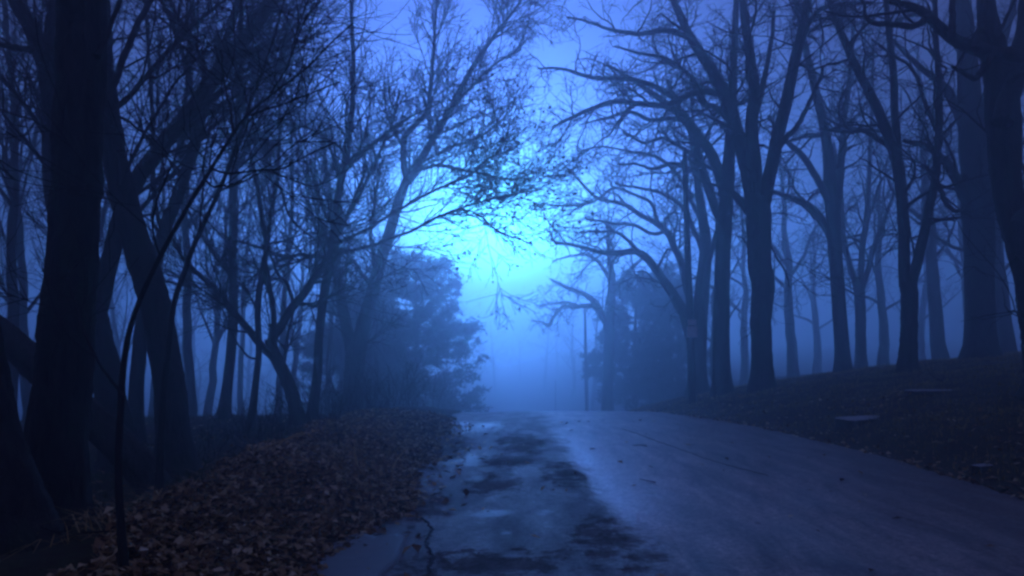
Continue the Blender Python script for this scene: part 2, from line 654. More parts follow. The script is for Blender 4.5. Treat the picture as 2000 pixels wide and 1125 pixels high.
    spc = ramp(nt, n_str, [(.34, (.45, .45, .45)), (.68, (.6, .6, .6))])
    spc = mth('MULTIPLY', spc, mth('MULTIPLY_ADD', tar, -.6, 1.0))
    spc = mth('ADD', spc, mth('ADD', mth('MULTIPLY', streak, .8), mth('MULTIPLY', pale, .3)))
    nt.links.new(spc, b.inputs['Specular IOR Level'])
    nt.links.new(mth('MAXIMUM', mth('MULTIPLY', streak, 1.0), mth('MULTIPLY', mth('SUBTRACT', right, edge_shade, None, True), .35)), b.inputs['Coat Weight'])
    b.inputs['Coat Roughness'].default_value = .36
    b.inputs['Coat IOR'].default_value = 2.0
    h = mth('ADD', mth('MULTIPLY', n_fin, .6), mth('MULTIPLY', n_grit, .5))
    h = mth('ADD', h, mth('MULTIPLY', n_mid, .8))
    bump(nt, b, h, .8, .02)
    bn = b.inputs['Normal'].links[0].from_node
    nt.links.new(mth('MULTIPLY_ADD', streak, -.75, .8), bn.inputs['Strength'])
    return m


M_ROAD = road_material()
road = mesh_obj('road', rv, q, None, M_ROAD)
tag(road, 'wet patched asphalt road running over a crest into fog', kind='structure')


def patch(name, s0, y0, rs, ry, mat, lift=.005, rag=.25, rings=10, seg=72, rot=0.0, flat=False):
    """ragged sheet lying on the road"""
    a = np.arange(seg) / seg * 2 * np.pi
    ph = rng.uniform(0, 6.28, 6)
    edge = 1 + rag * sum(np.sin((i + 2) * a + ph[i]) / (1 + .55 * i) for i in range(6)) / 1.6
    rr = np.linspace(0, 1, rings + 1)[1:]
    rad = rr[:, None] * edge[None, :]
    ls = rad * np.cos(a) * rs
    ly = rad * np.sin(a) * ry
    c, sn = math.cos(rot), math.sin(rot)
    s_ = s0 + ls * c - ly * sn
    y_ = y0 + ls * sn + ly * c
    z_ = road_z(s_, y_) + lift
    if flat:
        z_ = np.full_like(z_, float(road_z(np.array(s0), np.array(y0))) + lift) + (crest(y_) - crest(y0))
    z_[-1] -= lift + .012
    v = np.concatenate([[[s0 - AX * y0, y0, float(road_z(np.array(s0), np.array(y0))) + lift]],
                        np.stack([s_ - AX * y_, y_, z_], -1).reshape(-1, 3)])
    id_ = 1 + np.arange(rings * seg).reshape(rings, seg)
    A, B = id_[:-1], id_[1:]
    qq = np.stack([A, B, np.roll(B, -1, 1), np.roll(A, -1, 1)], -1).reshape(-1, 4)
    tt = np.stack([np.zeros(seg, int), id_[0], np.roll(id_[0], -1)], -1)
    return mesh_obj(name, v, qq, tt, mat, road)


def patch_mat(name, c0, c1, rough):
    m, nt, b = new_mat(name)
    tc = nt.nodes.new('ShaderNodeTexCoord')
    f = noise(nt, tc.outputs['Object'], 7, 8, .7)
    g = noise(nt, tc.outputs['Object'], 160, 3, .7)
    nt.links.new(ramp(nt, f, [(.3, c0), (.7, c1)]), b.inputs['Base Color'])
    nt.links.new(ramp(nt, f, [(.35, (rough - .12,) * 3), (.65, (rough + .15,) * 3)]), b.inputs['Roughness'])
    bump(nt, b, g, .5, .008)
    return m


M_PALE = patch_mat('pale_concrete', (.10, .095, .09), (.22, .21, .2), .6)
o = patch('broken_apron', -.95, 5.35, .34, .95, M_PALE, .03, .2, rot=-.12)
o['label'] = 'pale broken slab of pavement at the lower left edge of the road'


def ribbon(name, pts, wid, mat, lift=.008):
    """crack or seam: a thin irregular strip on the road; pts in photo pixels"""
    out = []
    for px, py in pts:
        d = EYE * F / (py - HZ)
        for _ in range(6):
            s_ = (px - 1000) / F * d + AX * d
            d = (EYE - float(road_z(np.array(s_), np.array(d)))) * F / (py - HZ)
        out.append((s_, d))
    p = spline(out, 60)
    p = p + rng.standard_normal(p.shape) * .012
    t = norm(np.gradient(p, axis=0))
    nn = np.stack([-t[:, 1], t[:, 0]], -1)
    ww = wid * rng.uniform(.35, 1.3, 60)[:, None]
    a, b = p + nn * ww, p - nn * ww
    v = []
    for e in (a, p, b):
        lf = lift if e is p else lift - .006
        v.append(np.stack([e[:, 0] - AX * e[:, 1], e[:, 1], road_z(e[:, 0], e[:, 1]) + lf], -1))
    v = np.concatenate(v)
    i = np.arange(59)
    qq = np.concatenate([np.stack([i, i + 60, i + 61, i + 1], -1), np.stack([i + 60, i + 120, i + 121, i + 61], -1)])
    return mesh_obj(name, v, qq, None, mat, road)


M_SEAL, nt_, b_ = new_mat('crack_sealer')
b_.inputs['Base Color'].default_value = (.012, .012, .013, 1)
b_.inputs['Roughness'].default_value = .75
for pts, wd in (([(838, 1124), (846, 1090), (832, 1062), (842, 1030), (815, 1005)], .016),
                ([(1215, 838), (1300, 868), (1400, 903), (1500, 930)], .004)):
    ribbon('crack', pts, wd, M_SEAL)

# ------------------------------------------------------------------ trees
def limb_pts(px, depth, d1, k):
    """px: list of (x, y, width) in photo pixels at distance depth..depth+d1 -> points, radii"""
    a = np.asarray(px, float)
    sm = spline(a, k)
    u = np.linspace(0, 1, k)
    d = depth + d1 * u
    P = np.stack([(sm[:, 0] - 1000) / F * d, d, EYE - (sm[:, 1] - HZ) / F * d], -1)
    R = np.maximum(sm[:, 2] * .5 / F * d, .004)
    return P, R


OAK = dict(
    l1=dict(per_m=1.35, length=(1.0, 2.9), ang=(35, 75), k=10, wig=.20, up=.03, rfrac=.55),
    l2=dict(per_m=2.3, length=(.5, 1.4), ang=(30, 75), k=7, wig=.26, up=.03, rfrac=.6),
    l3=dict(per_m=4.4, length=(.2, .65), ang=(25, 70), k=5, wig=.30, up=.02, rfrac=.7))
WOODS = dict(
    l1=dict(per_m=1.5, length=(.9, 3.0), ang=(25, 55), k=10, wig=.08, up=.05, rfrac=.5),
    l2=dict(per_m=2.75, length=(.5, 1.5), ang=(25, 55), k=7, wig=.10, up=.03, rfrac=.6),
    l3=dict(per_m=3.5, length=(.2, .7), ang=(25, 60), k=5, wig=.14, up=.01, rfrac=.7))


def tree(name, label, trunk, limbs, d, style, bark, d_lean=0.0, twig_r=0.0051, dens=1.35, leaves=None, group=None, maxn=5865, trunk_t0=.5, sides=14, cat='tree', flare=1.5, extra=1.0, ls=1.0):
    """trunk / limbs are traced outlines; each limb has its own distance"""
    kT = 44
    P, R = limb_pts(trunk, d, d_lean, kT)
    # carry the trunk down into the ground
    bx, by = P[0, 0], P[0, 1]
    gz_ = Z(bx, by)
    if P[0, 2] > gz_ - .1:
        lowz = gz_ - .25
        ext = np.array([[bx, by, lowz]])
        n0 = max(2, int((P[0, 2] - lowz) / .35))
        e = np.linspace(0, 1, n0 + 1)[:-1, None]
        P = np.concatenate([ext * (1 - e) + P[:1] * e, P])
        R = np.concatenate([np.full(n0, R[0]), R])
    hgt = P[:, 2] - gz_
    R = R * (1 + (flare - 1) * np.exp(-np.clip(hgt, 0, None) / .3))
    root = empty(name, (bx, by, gz_))
    tag(root, label, cat, group)
    org = np.array([bx, by, gz_])
    B = Buf()
    dd = max(d, 3)
    sd = 28 if d < 13 else sides
    kd = len(P) if d > 13 else 150
    if kd != len(P):
        pr = np.concatenate([P, R[:, None]], 1)
        old = np.linspace(0, 1, len(P))
        new = np.linspace(0, 1, kd)
        pr = np.stack([np.interp(new, old, pr[:, i]) for i in range(4)], -1)
        Pd, Rd = pr[:, :3], pr[:, 3]
    else:
        Pd, Rd = P, R
    B.add(*tubes(Pd[None], Rd[None], sd, (.026 if d > 13 else .042)))
    B.build('trunk', bark, root, org)
    allP, allR = [], []
    kL = 30
    for lm in limbs:
        pts, d1 = lm[0], lm[1]
        off = lm[2] if len(lm) > 2 else 0.0
        lp, lr = limb_pts(pts, d + off, d1, kL)
        wv = .012 * d * .1
        jit = np.cumsum(rng.standard_normal((kL, 3)) * .004 * d / 10, 0)
        lp = lp + jit - jit[0]
        b2 = Buf()
        b2.add(*tubes(lp[None], lr[None], 9, .02))
        b2.build('limb', bark, root, org)
        allP.append(lp)
        allR.append(lr)
    # side growth
    tp = spline(np.concatenate([P, R[:, None]], 1), kL)
    st = style
    tw = Buf()
    sets = []
    l1 = dict(st['l1'])
    l1['per_m'] *= dens * extra
    l1['length'] = (l1['length'][0] * ls, l1['length'][1] * ls)
    g1 = grow(tp[None, :, :3], tp[None, :, 3], t0=trunk_t0, rtip=twig_r, rmin=twig_r, **{**l1, 'per_m': l1['per_m'] * .8})
    if allP:
        g1b = grow(np.stack(allP), np.stack(allR), t0=.12, rtip=twig_r, rmin=twig_r, **l1)
        g1 = (np.concatenate([g1[0], g1b[0]]), np.concatenate([g1[1], g1b[1]]))
    l2 = dict(st['l2'])
    l2['per_m'] *= dens
    l2['length'] = (l2['length'][0] * max(ls, .45), l2['length'][1] * max(ls, .45))
    g2 = grow(g1[0], g1[1], t0=.15, rtip=twig_r * .85, rmin=twig_r * .85, maxn=maxn // 2, **l2)
    if allP:
        g2b = grow(np.stack(allP), np.stack(allR), t0=.3, rtip=twig_r * .85, rmin=twig_r * .85, maxn=maxn // 3, **{**l2, 'per_m': l2['per_m'] * .6})
        g2 = (np.concatenate([g2[0], g2b[0]]), np.concatenate([g2[1], g2b[1]]))
    l3 = dict(st['l3'])
    l3['per_m'] *= dens
    src = (np.concatenate([g2[0]]), g2[1])
    g3 = grow(src[0], src[1], t0=.1, rtip=twig_r * .7, rmin=twig_r * .75, maxn=maxn, **l3)
    if len(g1[0]):
        tw.add(*tubes(g1[0], g1[1], 5))
    if len(g2[0]):
        tw.add(*tubes(g2[0], g2[1], 4))
    if len(g3[0]):
        tw.add(*tubes(g3[0], g3[1], 3))
    if tw.n:
        o = tw.build('twigs', M_TWIG, root, org)
        tag(o, kind='stuff')
    if leaves and len(g3[0]):
        pp = np.concatenate([g2[0][:, 2:].reshape(-1, 3), g3[0][:, 1:].reshape(-1, 3)])
        keep = leaves(pp)
        pp = pp[keep]
        lf = Buf()
        add_leaves(lf, pp + rng.standard_normal(pp.shape) * .04, .085, .7)
        o = lf.build('clinging_leaves', M_HANG, root, org, smooth=False)
        tag(o, kind='stuff')
    return root


def add_leaves(B, pos, size, flatness=.3, curl=.35):
    """bent leaf-shaped faces at pos"""
    n = len(pos)
    if n == 0:
        return
    th = rng.uniform(0, 6.28, n)
    tl = rng.standard_normal((n, 2)) * flatness
    e1 = norm(np.stack([np.cos(th), np.sin(th), tl[:, 0]], -1))
    up = norm(np.stack([tl[:, 1] * .7, tl[:, 0] * .3, np.ones(n)], -1))
    e2 = norm(np.cross(up, e1))
    nn = np.cross(e1, e2)
    L_ = size * rng.uniform(.45, 1.5, n)[:, None]
    W_ = L_ * rng.uniform(.45, .75, n)[:, None]
    cz = curl * rng.uniform(-.3, 1, n)[:, None]
    p = pos
    v = np.stack([p - e1 * L_ * .5, p + e1 * L_ * .05 + e2 * W_ * .5 + nn * W_ * cz, p + e1 * L_ * .5 + nn * L_ * cz * .4, p + e1 * L_ * .05 - e2 * W_ * .5 + nn * W_ * cz], 1)
    i = np.arange(n)[:, None] * 4
    t = np.concatenate([i + np.array([[0, 2, 1]]), i + np.array([[0, 3, 2]])])
    B.add(v.reshape(-1, 3), None, t)


# ---- left woodland, traced one by one (x, y, width in photo pixels)
tree('forest_tree', 'thick near-black trunk standing closest at the left, cutting the frame from top to bottom',
     [(98, 1180, 118), (104, 1050, 110), (116, 800, 104), (134, 620, 96), (144, 450, 90), (150, 280, 88), (158, 100, 88), (164, -40, 86), (170, -420, 74), (176, -900, 50)],
     [([(190, 110, 14), (212, 66, 10), (236, 0, 8), (262, -90, 6)], .8),
      ([(150, 40, 44), (60, -160, 34), (-60, -420, 20)], -.8),
      ([(170, -80, 44), (300, -300, 30), (420, -560, 16)], 1.0),
      ([(120, 545, 5), (150, 520, 5), (176, 480, 3)], -.25, -.3)],
     6.0, WOODS, M_WOOD, 0.2, twig_r=0.0043, dens=.5, trunk_t0=.65, ls=.5)
tree('forest_tree', 'leaning trunk just right of the closest black trunk, bending up to the left behind it',
     [(352, 960, 78), (345, 900, 64), (330, 760, 58), (312, 640, 56), (288, 540, 55), (262, 460, 52), (238, 370, 48), (218, 270, 42), (204, 160, 40), (196, 40, 38), (190, -120, 34), (186, -360, 22)],
     [([(222, 214, 12), (250, 190, 11), (280, 155, 10), (320, 107, 9), (360, 61, 8), (392, 35, 7), (430, 8, 6), (500, -40, 5)], 1.0),
      ([(224, 221, 6), (255, 240, 5), (283, 260, 5), (320, 300, 4), (352, 330, 3)], -.8),
      ([(236, 360, 8), (262, 300, 7), (300, 225, 6), (345, 150, 5), (400, 95, 4)], -1.0),
      ([(208, 200, 16), (260, 60, 12), (330, -60, 9), (420, -180, 6)], 1.5)],
     11.0, WOODS, M_WOOD, .5, twig_r=0.0051, dens=1.86, maxn=10263)
tree('forest_tree', 'forked tree behind the closest black trunk, one limb bending left and one reaching right',
     [(232, 960, 70), (228, 860, 60), (214, 760, 54), (196, 670, 50), (178, 590, 48), (160, 520, 46)],
     [([(166, 550, 46), (130, 470, 42), (108, 390, 40), (102, 300, 40), (98, 210, 38), (84, 120, 36), (60, 60, 32), (30, 10, 26), (-10, -60, 20), (-60, -160, 12)], -1.0),
      ([(84, 130, 20), (100, 80, 20), (104, 20, 17), (98, -60, 14), (96, -160, 9)], .8, -.8),
      ([(64, 100, 14), (30, 98, 11), (0, 92, 10), (-50, 80, 7)], -.6, -.9),
      ([(100, 120, 12), (118, 95, 11), (128, 60, 9)], -.2, -.9),
      ([(186, 620, 40), (208, 540, 36), (226, 470, 33), (246, 395, 32), (272, 345, 31), (304, 302, 31), (345, 250, 30), (385, 200, 30), (430, 135, 30), (470, 85, 28), (506, 38, 26), (556, -30, 20), (610, -120, 13)], 2.0),
      ([(430, 125, 14), (465, 104, 12), (500, 100, 9), (560, 92, 7), (620, 62, 5)], 1.0, 1.6),
      ([(398, 180, 14), (398, 130, 12), (372, 80, 10), (340, 20, 8), (320, -40, 6)], .5, 1.4)],
     12.5, WOODS, M_WOOD, 0, twig_r=0.0059, dens=1.94, maxn=10263)
tree('forest_tree', 'slim trunk between the two leaning left trees, tilted steeply to the right',
     [(262, 900, 34), (266, 780, 28), (276, 650, 26), (296, 540, 25), (318, 460, 24), (340, 400, 23), (360, 345, 22), (380, 285, 21), (396, 215, 20), (420, 150, 19), (436, 100, 16), (460, 20, 13), (486, -80, 9)],
     [([(320, 462, 9), (304, 400, 9), (300, 300, 8), (299, 200, 8), (292, 100, 7), (288, 10, 6), (282, -80, 4)], 1.0),
      ([(318, 465, 6), (296, 425, 6), (310, 380, 5), (340, 310, 5), (380, 230, 4)], -1.0),
      ([(390, 240, 10), (372, 160, 9), (345, 60, 8), (310, -20, 6)], 1.0)],
     15.0, WOODS, M_WOOD, 1.0, twig_r=0.0059, dens=1.94)
tree('forest_tree', 'dark leaning trunk in the bottom left corner beside the closest black trunk',
     [(60, 1260, 150), (40, 1120, 130), (14, 960, 105), (-12, 830, 85), (-34, 700, 74), (-60, 520, 66), (-95, 250, 56), (-140, -60, 40)],
     [([(-60, 520, 40), (-160, 380, 30), (-280, 200, 18)], 1.0)],
     5.2, WOODS, M_WOOD, 0.2, twig_r=0.0043, dens=.5, ls=.3)
tree('forest_tree', 'fallen sloping trunk passing behind the closest black trunk, low at the left edge',
     [(330, 985, 66), (262, 900, 64), (205, 845, 62), (150, 790, 60), (80, 722, 58), (20, 668, 56), (-40, 620, 54), (-130, 550, 46), (-260, 440, 30)],
     [([(-60, 600, 30), (-110, 500, 22), (-140, 360, 12)], .6)],
     9.4, WOODS, M_WOOD, 0.3, twig_r=0.0051, dens=.4, trunk_t0=.8, flare=1.0, ls=.4)
tree('sapling', 'thin black sapling arching up and right in front of the leaning left trunks',
     [(246, 1300, 16), (243, 1125, 14), (232, 950, 13), (237, 770, 12), (252, 650, 10.5), (284, 560, 9), (340, 450, 8), (400, 350, 7), (455, 262, 6), (482, 225, 5), (530, 185, 4.2), (600, 132, 3.6), (650, 80, 3), (690, 45, 2.5)],
     [([(243, 776, 7), (222, 748, 6), (196, 715, 5), (172, 660, 4), (150, 600, 3.5), (130, 540, 3)], .4),
      ([(455, 264, 5), (446, 210, 4.5), (434, 150, 4), (428, 96, 3.5)], .3),
      ([(414, 330, 4.5), (450, 338, 4.2), (500, 331, 4), (545, 328, 3.7), (568, 317, 3.5), (613, 293, 3), (652, 276, 2.6)], .5),
      ([(482, 227, 4.5), (520, 214, 4), (570, 193, 3.6), (622, 172, 3), (668, 150, 2.5)], .3),
      ([(400, 352, 4), (420, 366, 4), (455, 362, 3.5), (490, 345, 3)], -.3),
      ([(530, 181, 4), (560, 130, 3.5), (580, 70, 3), (604, 10, 2.5)], .3),
      ([(312, 505, 4), (300, 440, 3.5), (306, 390, 3), (330, 330, 2.5)], -.3)],
     4.5, WOODS, M_SAP, .2, twig_r=0.0026, dens=2.43, trunk_t0=.6, cat='sapling', maxn=3665, ls=.3)
tree('sapling', 'slender upright sapling rising between leaning trunks, bowed to the right',
     [(310, 960, 13), (316, 830, 12), (326, 700, 11), (340, 594, 10), (357, 540, 10), (387, 460, 9), (427, 375, 8), (456, 300, 7), (490, 200, 6), (530, 90, 5), (560, -20, 4)],
     [([(428, 372, 5), (460, 362, 4), (490, 345, 4), (515, 330, 3)], .4),
      ([(388, 458, 4), (396, 380, 4), (400, 300, 3), (415, 220, 3)], .4)],
     8.0, WOODS, M_SAP, .3, twig_r=0.0038, dens=2.16, cat='sapling', maxn=3665, ls=.45)
tree('forest_tree', 'straight slim tree in the left fog with a kinked lower trunk',
     [(434, 838, 24), (443, 760, 20), (452, 680, 19), (456, 600, 19), (454, 520, 17), (456, 420, 17), (458, 330, 15), (466, 200, 13), (470, 60, 10), (476, -120, 6)],
     [([(456, 470, 6), (500, 480, 6), (540, 500, 5), (580, 498, 4)], .8),
      ([(455, 545, 8), (420, 500, 7), (380, 440, 6), (350, 370, 5)], 1),
      ([(458, 330, 8), (500, 250, 7), (540, 150, 6), (570, 40, 4)], 1)],
     20.0, WOODS, M_WOOD, .5, twig_r=0.0068, dens=1.94)
tree('forest_tree', 'narrow dark stem in the left fog that splits into two thin upright stems',
     [(490, 832, 15), (500, 740, 13), (506, 685, 12), (503, 614, 12), (508, 557, 12), (517, 508, 12), (520, 480, 11), (512, 427, 10), (504, 373, 9), (496, 333, 8), (480, 250, 7), (470, 120, 5), (465, -20, 4)],
     [([(520, 492, 9), (528, 427, 8), (533, 387, 8), (541, 355, 7), (544, 267, 7), (546, 160, 6), (560, 40, 4)], 1.0),
      ([(541, 350, 5), (565, 413, 5), (592, 445, 4), (624, 467, 3)], -.5, .6),
      ([(510, 700, 5), (480, 690, 4), (440, 610, 4), (420, 560, 3)], .6)],
     16.5, WOODS, M_WOOD, .5, twig_r=0.0059, dens=1.94)
tree('forest_tree', 'curved forked tree left of the road with its trunk bowed to the left',
     [(582, 830, 28), (578, 800, 25), (568, 762, 25), (551, 722, 25), (534, 688, 24), (528, 662, 22)],
     [([(530, 668, 17), (545, 642, 17), (574, 594, 17), (602, 554, 15), (628, 514, 14), (660, 452, 11), (690, 390, 8), (716, 320, 6)], 1.0),
      ([(528, 665, 12), (534, 614, 11), (523, 543, 10), (517, 500, 8), (526, 430, 6), (540, 350, 5)], -1.0),
      ([(540, 700, 17), (517, 682, 16), (480, 637, 14), (450, 600, 13), (425, 568, 11), (392, 540, 10), (360, 515, 8), (335, 470, 6)], -1.2),
      ([(574, 594, 8), (560, 556, 7), (540, 530, 6), (520, 470, 5)], .5),
      ([(580, 590, 7), (610, 594, 6), (640, 580, 5)], -.4)],
     17.0, WOODS, M_WOOD, 0, twig_r=0.0059, dens=2.11, maxn=9775)


def right_of_road(pp):
    px = 1000 + F * pp[:, 0] / pp[:, 1]
    return (px > 870) & (rng.uniform(0, 1, len(pp)) < .17)


tree('forest_tree', 'tall straight tree by the left verge, long leafy limbs reaching over the road',
     [(608, 826, 24), (612, 800, 20), (620, 728, 18), (622, 671, 17), (631, 585, 17), (639, 543, 17), (648, 508, 17), (652, 467, 17), (656, 427, 16), (664, 360, 15), (677, 307, 14), (680, 259, 13), (688, 213, 11), (690, 120, 9), (686, 20, 7), (682, -120, 5)],
     [([(653, 497, 8), (690, 488, 7), (725, 480, 7), (760, 468, 6), (800, 455, 6), (850, 430, 5.5), (900, 410, 5), (950, 395, 4.5), (990, 388, 4), (1040, 372, 3)], -2.0),
      ([(654, 476, 8), (690, 460, 7), (720, 445, 7), (780, 410, 6), (850, 370, 5.5), (920, 340, 5), (955, 308, 4), (1000, 290, 3)], -1.6),
      ([(860, 424, 4), (905, 408, 4), (940, 420, 4), (962, 440, 3.6), (985, 452, 3.3), (1010, 458, 3), (1036, 466, 2.6)], -.4, -1.0),
      ([(668, 436, 8), (693, 400, 7), (712, 360, 7), (736, 307, 6), (760, 250, 5), (775, 180, 4)], 1.0),
      ([(652, 500, 9), (620, 505, 8), (585, 500, 7), (540, 508, 6)], .5),
      ([(655, 430, 8), (640, 421, 8), (624, 387, 7), (613, 347, 6), (590, 300, 5), (570, 230, 4)], 1.2),
      ([(678, 300, 6), (640, 270, 6), (600, 250, 5), (540, 240, 4), (500, 222, 3)], .6),
      ([(668, 340, 7), (710, 300, 6), (750, 262, 5), (800, 225, 4), (850, 200, 3)], -1.0)],
     17.5, WOODS, M_WOOD, .4, twig_r=0.0064, dens=2.18, leaves=right_of_road, maxn=10263)
tree('forest_tree', 'forked V-shaped tree in blue fog whose right stem leans over the road toward the glow',
     [(692, 820, 46), (692, 760, 42), (694, 700, 40), (702, 668, 34)],
     [([(686, 690, 24), (672, 620, 22), (662, 570, 20), (656, 530, 18), (652, 470, 15), (640, 380, 11), (628, 280, 8)], 1.5),
      ([(702, 672, 30), (714, 620, 28), (728, 560, 26), (742, 510, 24), (760, 455, 22), (776, 400, 19), (795, 350, 18), (822, 310, 15), (845, 276, 14), (880, 215, 12), (905, 165, 11), (935, 115, 9), (968, 70, 7), (1002, 28, 5), (1040, -30, 3)], -3.0),
      ([(794, 352, 13), (788, 310, 13), (790, 270, 12), (812, 244, 11), (835, 215, 10), (840, 150, 8), (846, 80, 6), (850, -10, 4)], .6, -2.0),
      ([(800, 345, 9), (828, 327, 8), (866, 320, 7), (920, 330, 6), (960, 338, 5), (1000, 346, 4), (1050, 330, 3)], -.8, -2.0),
      ([(852, 300, 7), (885, 282, 6), (930, 265, 5), (975, 235, 4), (1004, 200, 3)], -.5, -2.3),
      ([(884, 212, 7), (930, 165, 6), (975, 130, 5), (1020, 105, 4)], -.5, -2.5),
      ([(730, 560, 9), (712, 540, 8), (700, 520, 7), (680, 500, 5)], .6, -.6),
      ([(738, 530, 9), (722, 470, 8), (726, 400, 7), (740, 320, 5)], .8, -.8)],
     25.0, WOODS, M_WOOD, 0, twig_r=0.0085, dens=2.11, maxn=10996,
     leaves=lambda pp: ((1000 + F * pp[:, 0] / pp[:, 1]) > 880) & (rng.uniform(0, 1, len(pp)) < .14) & ((HZ - F * (pp[:, 2] - EYE) / pp[:, 1]) > 180))

# ---- right-hand oaks
tree('oak_tree', 'large dark oak at the right verge, its long crooked limbs arching left over the road',
     [(1494, 800, 50), (1490, 770, 43), (1488, 700, 40), (1486, 620, 41), (1490, 560, 44), (1484, 520, 46), (1482, 470, 46), (1482, 425, 48), (1478, 385, 44)],
     [([(1474, 420, 30), (1464, 350, 28), (1452, 300, 28), (1432, 230, 27), (1414, 178, 25), (1384, 125, 22), (1352, 75, 18), (1326, 25, 15), (1296, -50, 11), (1260, -160, 7)], 1.6),
      ([(1478, 400, 32), (1472, 320, 28), (1466, 250, 25), (1470, 175, 22), (1462, 110, 20), (1452, 40, 17), (1446, -60, 13), (1440, -200, 8)], -.8),
      ([(1488, 420, 30), (1500, 360, 27), (1515, 285, 25), (1536, 200, 23), (1551, 125, 21), (1568, 45, 18), (1590, -60, 13), (1612, -180, 8)], -1.8),
      ([(1412, 185, 15), (1376, 180, 14), (1350, 184, 13), (1322, 196, 13), (1296, 205, 12), (1250, 203, 11), (1200, 199, 10), (1150, 214, 8), (1118, 228, 7), (1080, 246, 4)], -1.6, .8),
      ([(1330, 195, 11), (1302, 182, 11), (1278, 170, 10), (1250, 160, 10), (1200, 155, 9), (1165, 156, 8), (1140, 150, 8), (1100, 140, 6), (1052, 142, 4)], -1.0, .6),
      ([(1378, 118, 13), (1345, 70, 12), (1300, 55, 10), (1250, 60, 9), (1200, 50, 7), (1150, 30, 5), (1110, 22, 4)], -1.2, 1.0),
      ([(1440, 250, 13), (1400, 210, 12), (1372, 200, 11), (1345, 150, 9), (1300, 118, 8), (1250, 108, 6), (1200, 96, 4)], 1.2, .6),
      ([(1512, 300, 12), (1530, 270, 11), (1552, 245, 10), (1580, 190, 8), (1600, 130, 6)], -1.2, -.6),
      ([(1544, 155, 11), (1585, 30, 10), (1640, 6, 9), (1700, 4, 7)], -1.0, -1.2),
      ([(1468, 250, 12), (1490, 180, 11), (1510, 100, 9), (1520, 20, 7)], .8, -.3),
      ([(1476, 440, 12), (1455, 408, 11), (1436, 384, 10), (1420, 372, 9)], .8, .1),
      ([(1505, 480, 4), (1530, 520, 4), (1545, 560, 3)], .3),
      ([(1470, 520, 4), (1450, 470, 4), (1436, 460, 3)], .3)],
     20.0, OAK, M_OAK, 0.0, twig_r=0.0072, dens=1.82, maxn=12707, trunk_t0=.85)
tree('oak_tree', 'second oak trunk just left of the large dark oak, limbs sweeping left above the pole',
     [(1413, 804, 42), (1411, 770, 36), (1409, 700, 33), (1409, 620, 32), (1410, 550, 30), (1413, 470, 29), (1416, 420, 28), (1420, 370, 27), (1424, 300, 23), (1430, 210, 18), (1434, 100, 14), (1440, -40, 9)],
     [([(1418, 390, 24), (1404, 330, 22), (1384, 288, 20), (1360, 254, 19), (1336, 222, 17), (1312, 206, 15), (1282, 180, 11), (1240, 150, 8), (1190, 120, 5)], 1.0),
      ([(1411, 440, 18), (1398, 408, 18), (1386, 370, 17), (1374, 330, 16), (1362, 296, 14), (1345, 250, 13), (1330, 215, 11), (1306, 160, 8)], 2.2),
      ([(1378, 345, 10), (1350, 330, 9), (1315, 318, 8), (1280, 326, 7), (1240, 318, 5), (1205, 322, 4)], .8, 1.6),
      ([(1372, 325, 9), (1340, 290, 8), (1300, 270, 7), (1260, 280, 6), (1220, 262, 4)], .6, 1.8),
      ([(1350, 240, 10), (1310, 232, 9), (1270, 236, 8), (1230, 222, 7), (1180, 236, 5), (1130, 250, 3)], -.8, 1.0),
      ([(1426, 370, 10), (1450, 398, 9), (1460, 420, 8)], -.3)],
     21.5, OAK, M_OAK, 0.0, twig_r=0.0076, dens=1.76, maxn=9775, trunk_t0=.6)
tree('oak_tree', 'foggy oak behind the tall pole with low crooked limbs reaching left over the road',
     [(1366, 815, 44), (1364, 770, 38), (1362, 720, 36), (1362, 680, 36), (1366, 620, 32), (1372, 560, 28), (1376, 520, 26), (1378, 470, 22), (1370, 410, 18), (1362, 350, 14), (1350, 270, 9)],
     [([(1356, 680, 24), (1346, 640, 23), (1332, 598, 21), (1312, 562, 19), (1290, 530, 17), (1262, 498, 15), (1238, 488, 13), (1215, 491, 12), (1180, 492, 10), (1140, 480, 8), (1110, 473, 7), (1085, 470, 6), (1078, 448, 4)], -1.0),
      ([(1352, 606, 15), (1342, 560, 15), (1334, 526, 14), (1316, 482, 13), (1302, 454, 12), (1275, 432, 11), (1250, 420, 10), (1222, 402, 9), (1196, 394, 8), (1165, 388, 7), (1142, 368, 6), (1120, 342, 5), (1100, 325, 4)], 1.0),
      ([(1300, 452, 8), (1270, 455, 7), (1240, 440, 7), (1205, 440, 6), (1170, 432, 5), (1140, 430, 4)], -1.0, .6),
      ([(1285, 440, 8), (1270, 400, 7), (1235, 384, 6), (1200, 374, 6), (1160, 400, 5), (1110, 410, 4), (1062, 406, 3)], 1.0, .6),
      ([(1372, 560, 12), (1386, 520, 11), (1396, 480, 9), (1398, 420, 7)], -.8),
      ([(1376, 500, 11), (1356, 450, 10), (1330, 400, 8), (1290, 372, 7), (1250, 362, 6), (1200, 352, 4)], .6, .3),
      ([(1372, 440, 9), (1330, 350, 8), (1290, 310, 7), (1240, 300, 5), (1180, 290, 4), (1130, 300, 3)], .6, .6),
      ([(1250, 492, 8), (1228, 470, 7), (1205, 455, 6), (1170, 452, 5), (1138, 456, 3)], 0.3, -.7)],
     27.0, OAK, M_OAK, 0.0, twig_r=0.0089, dens=1.69, maxn=9775, trunk_t0=.6)
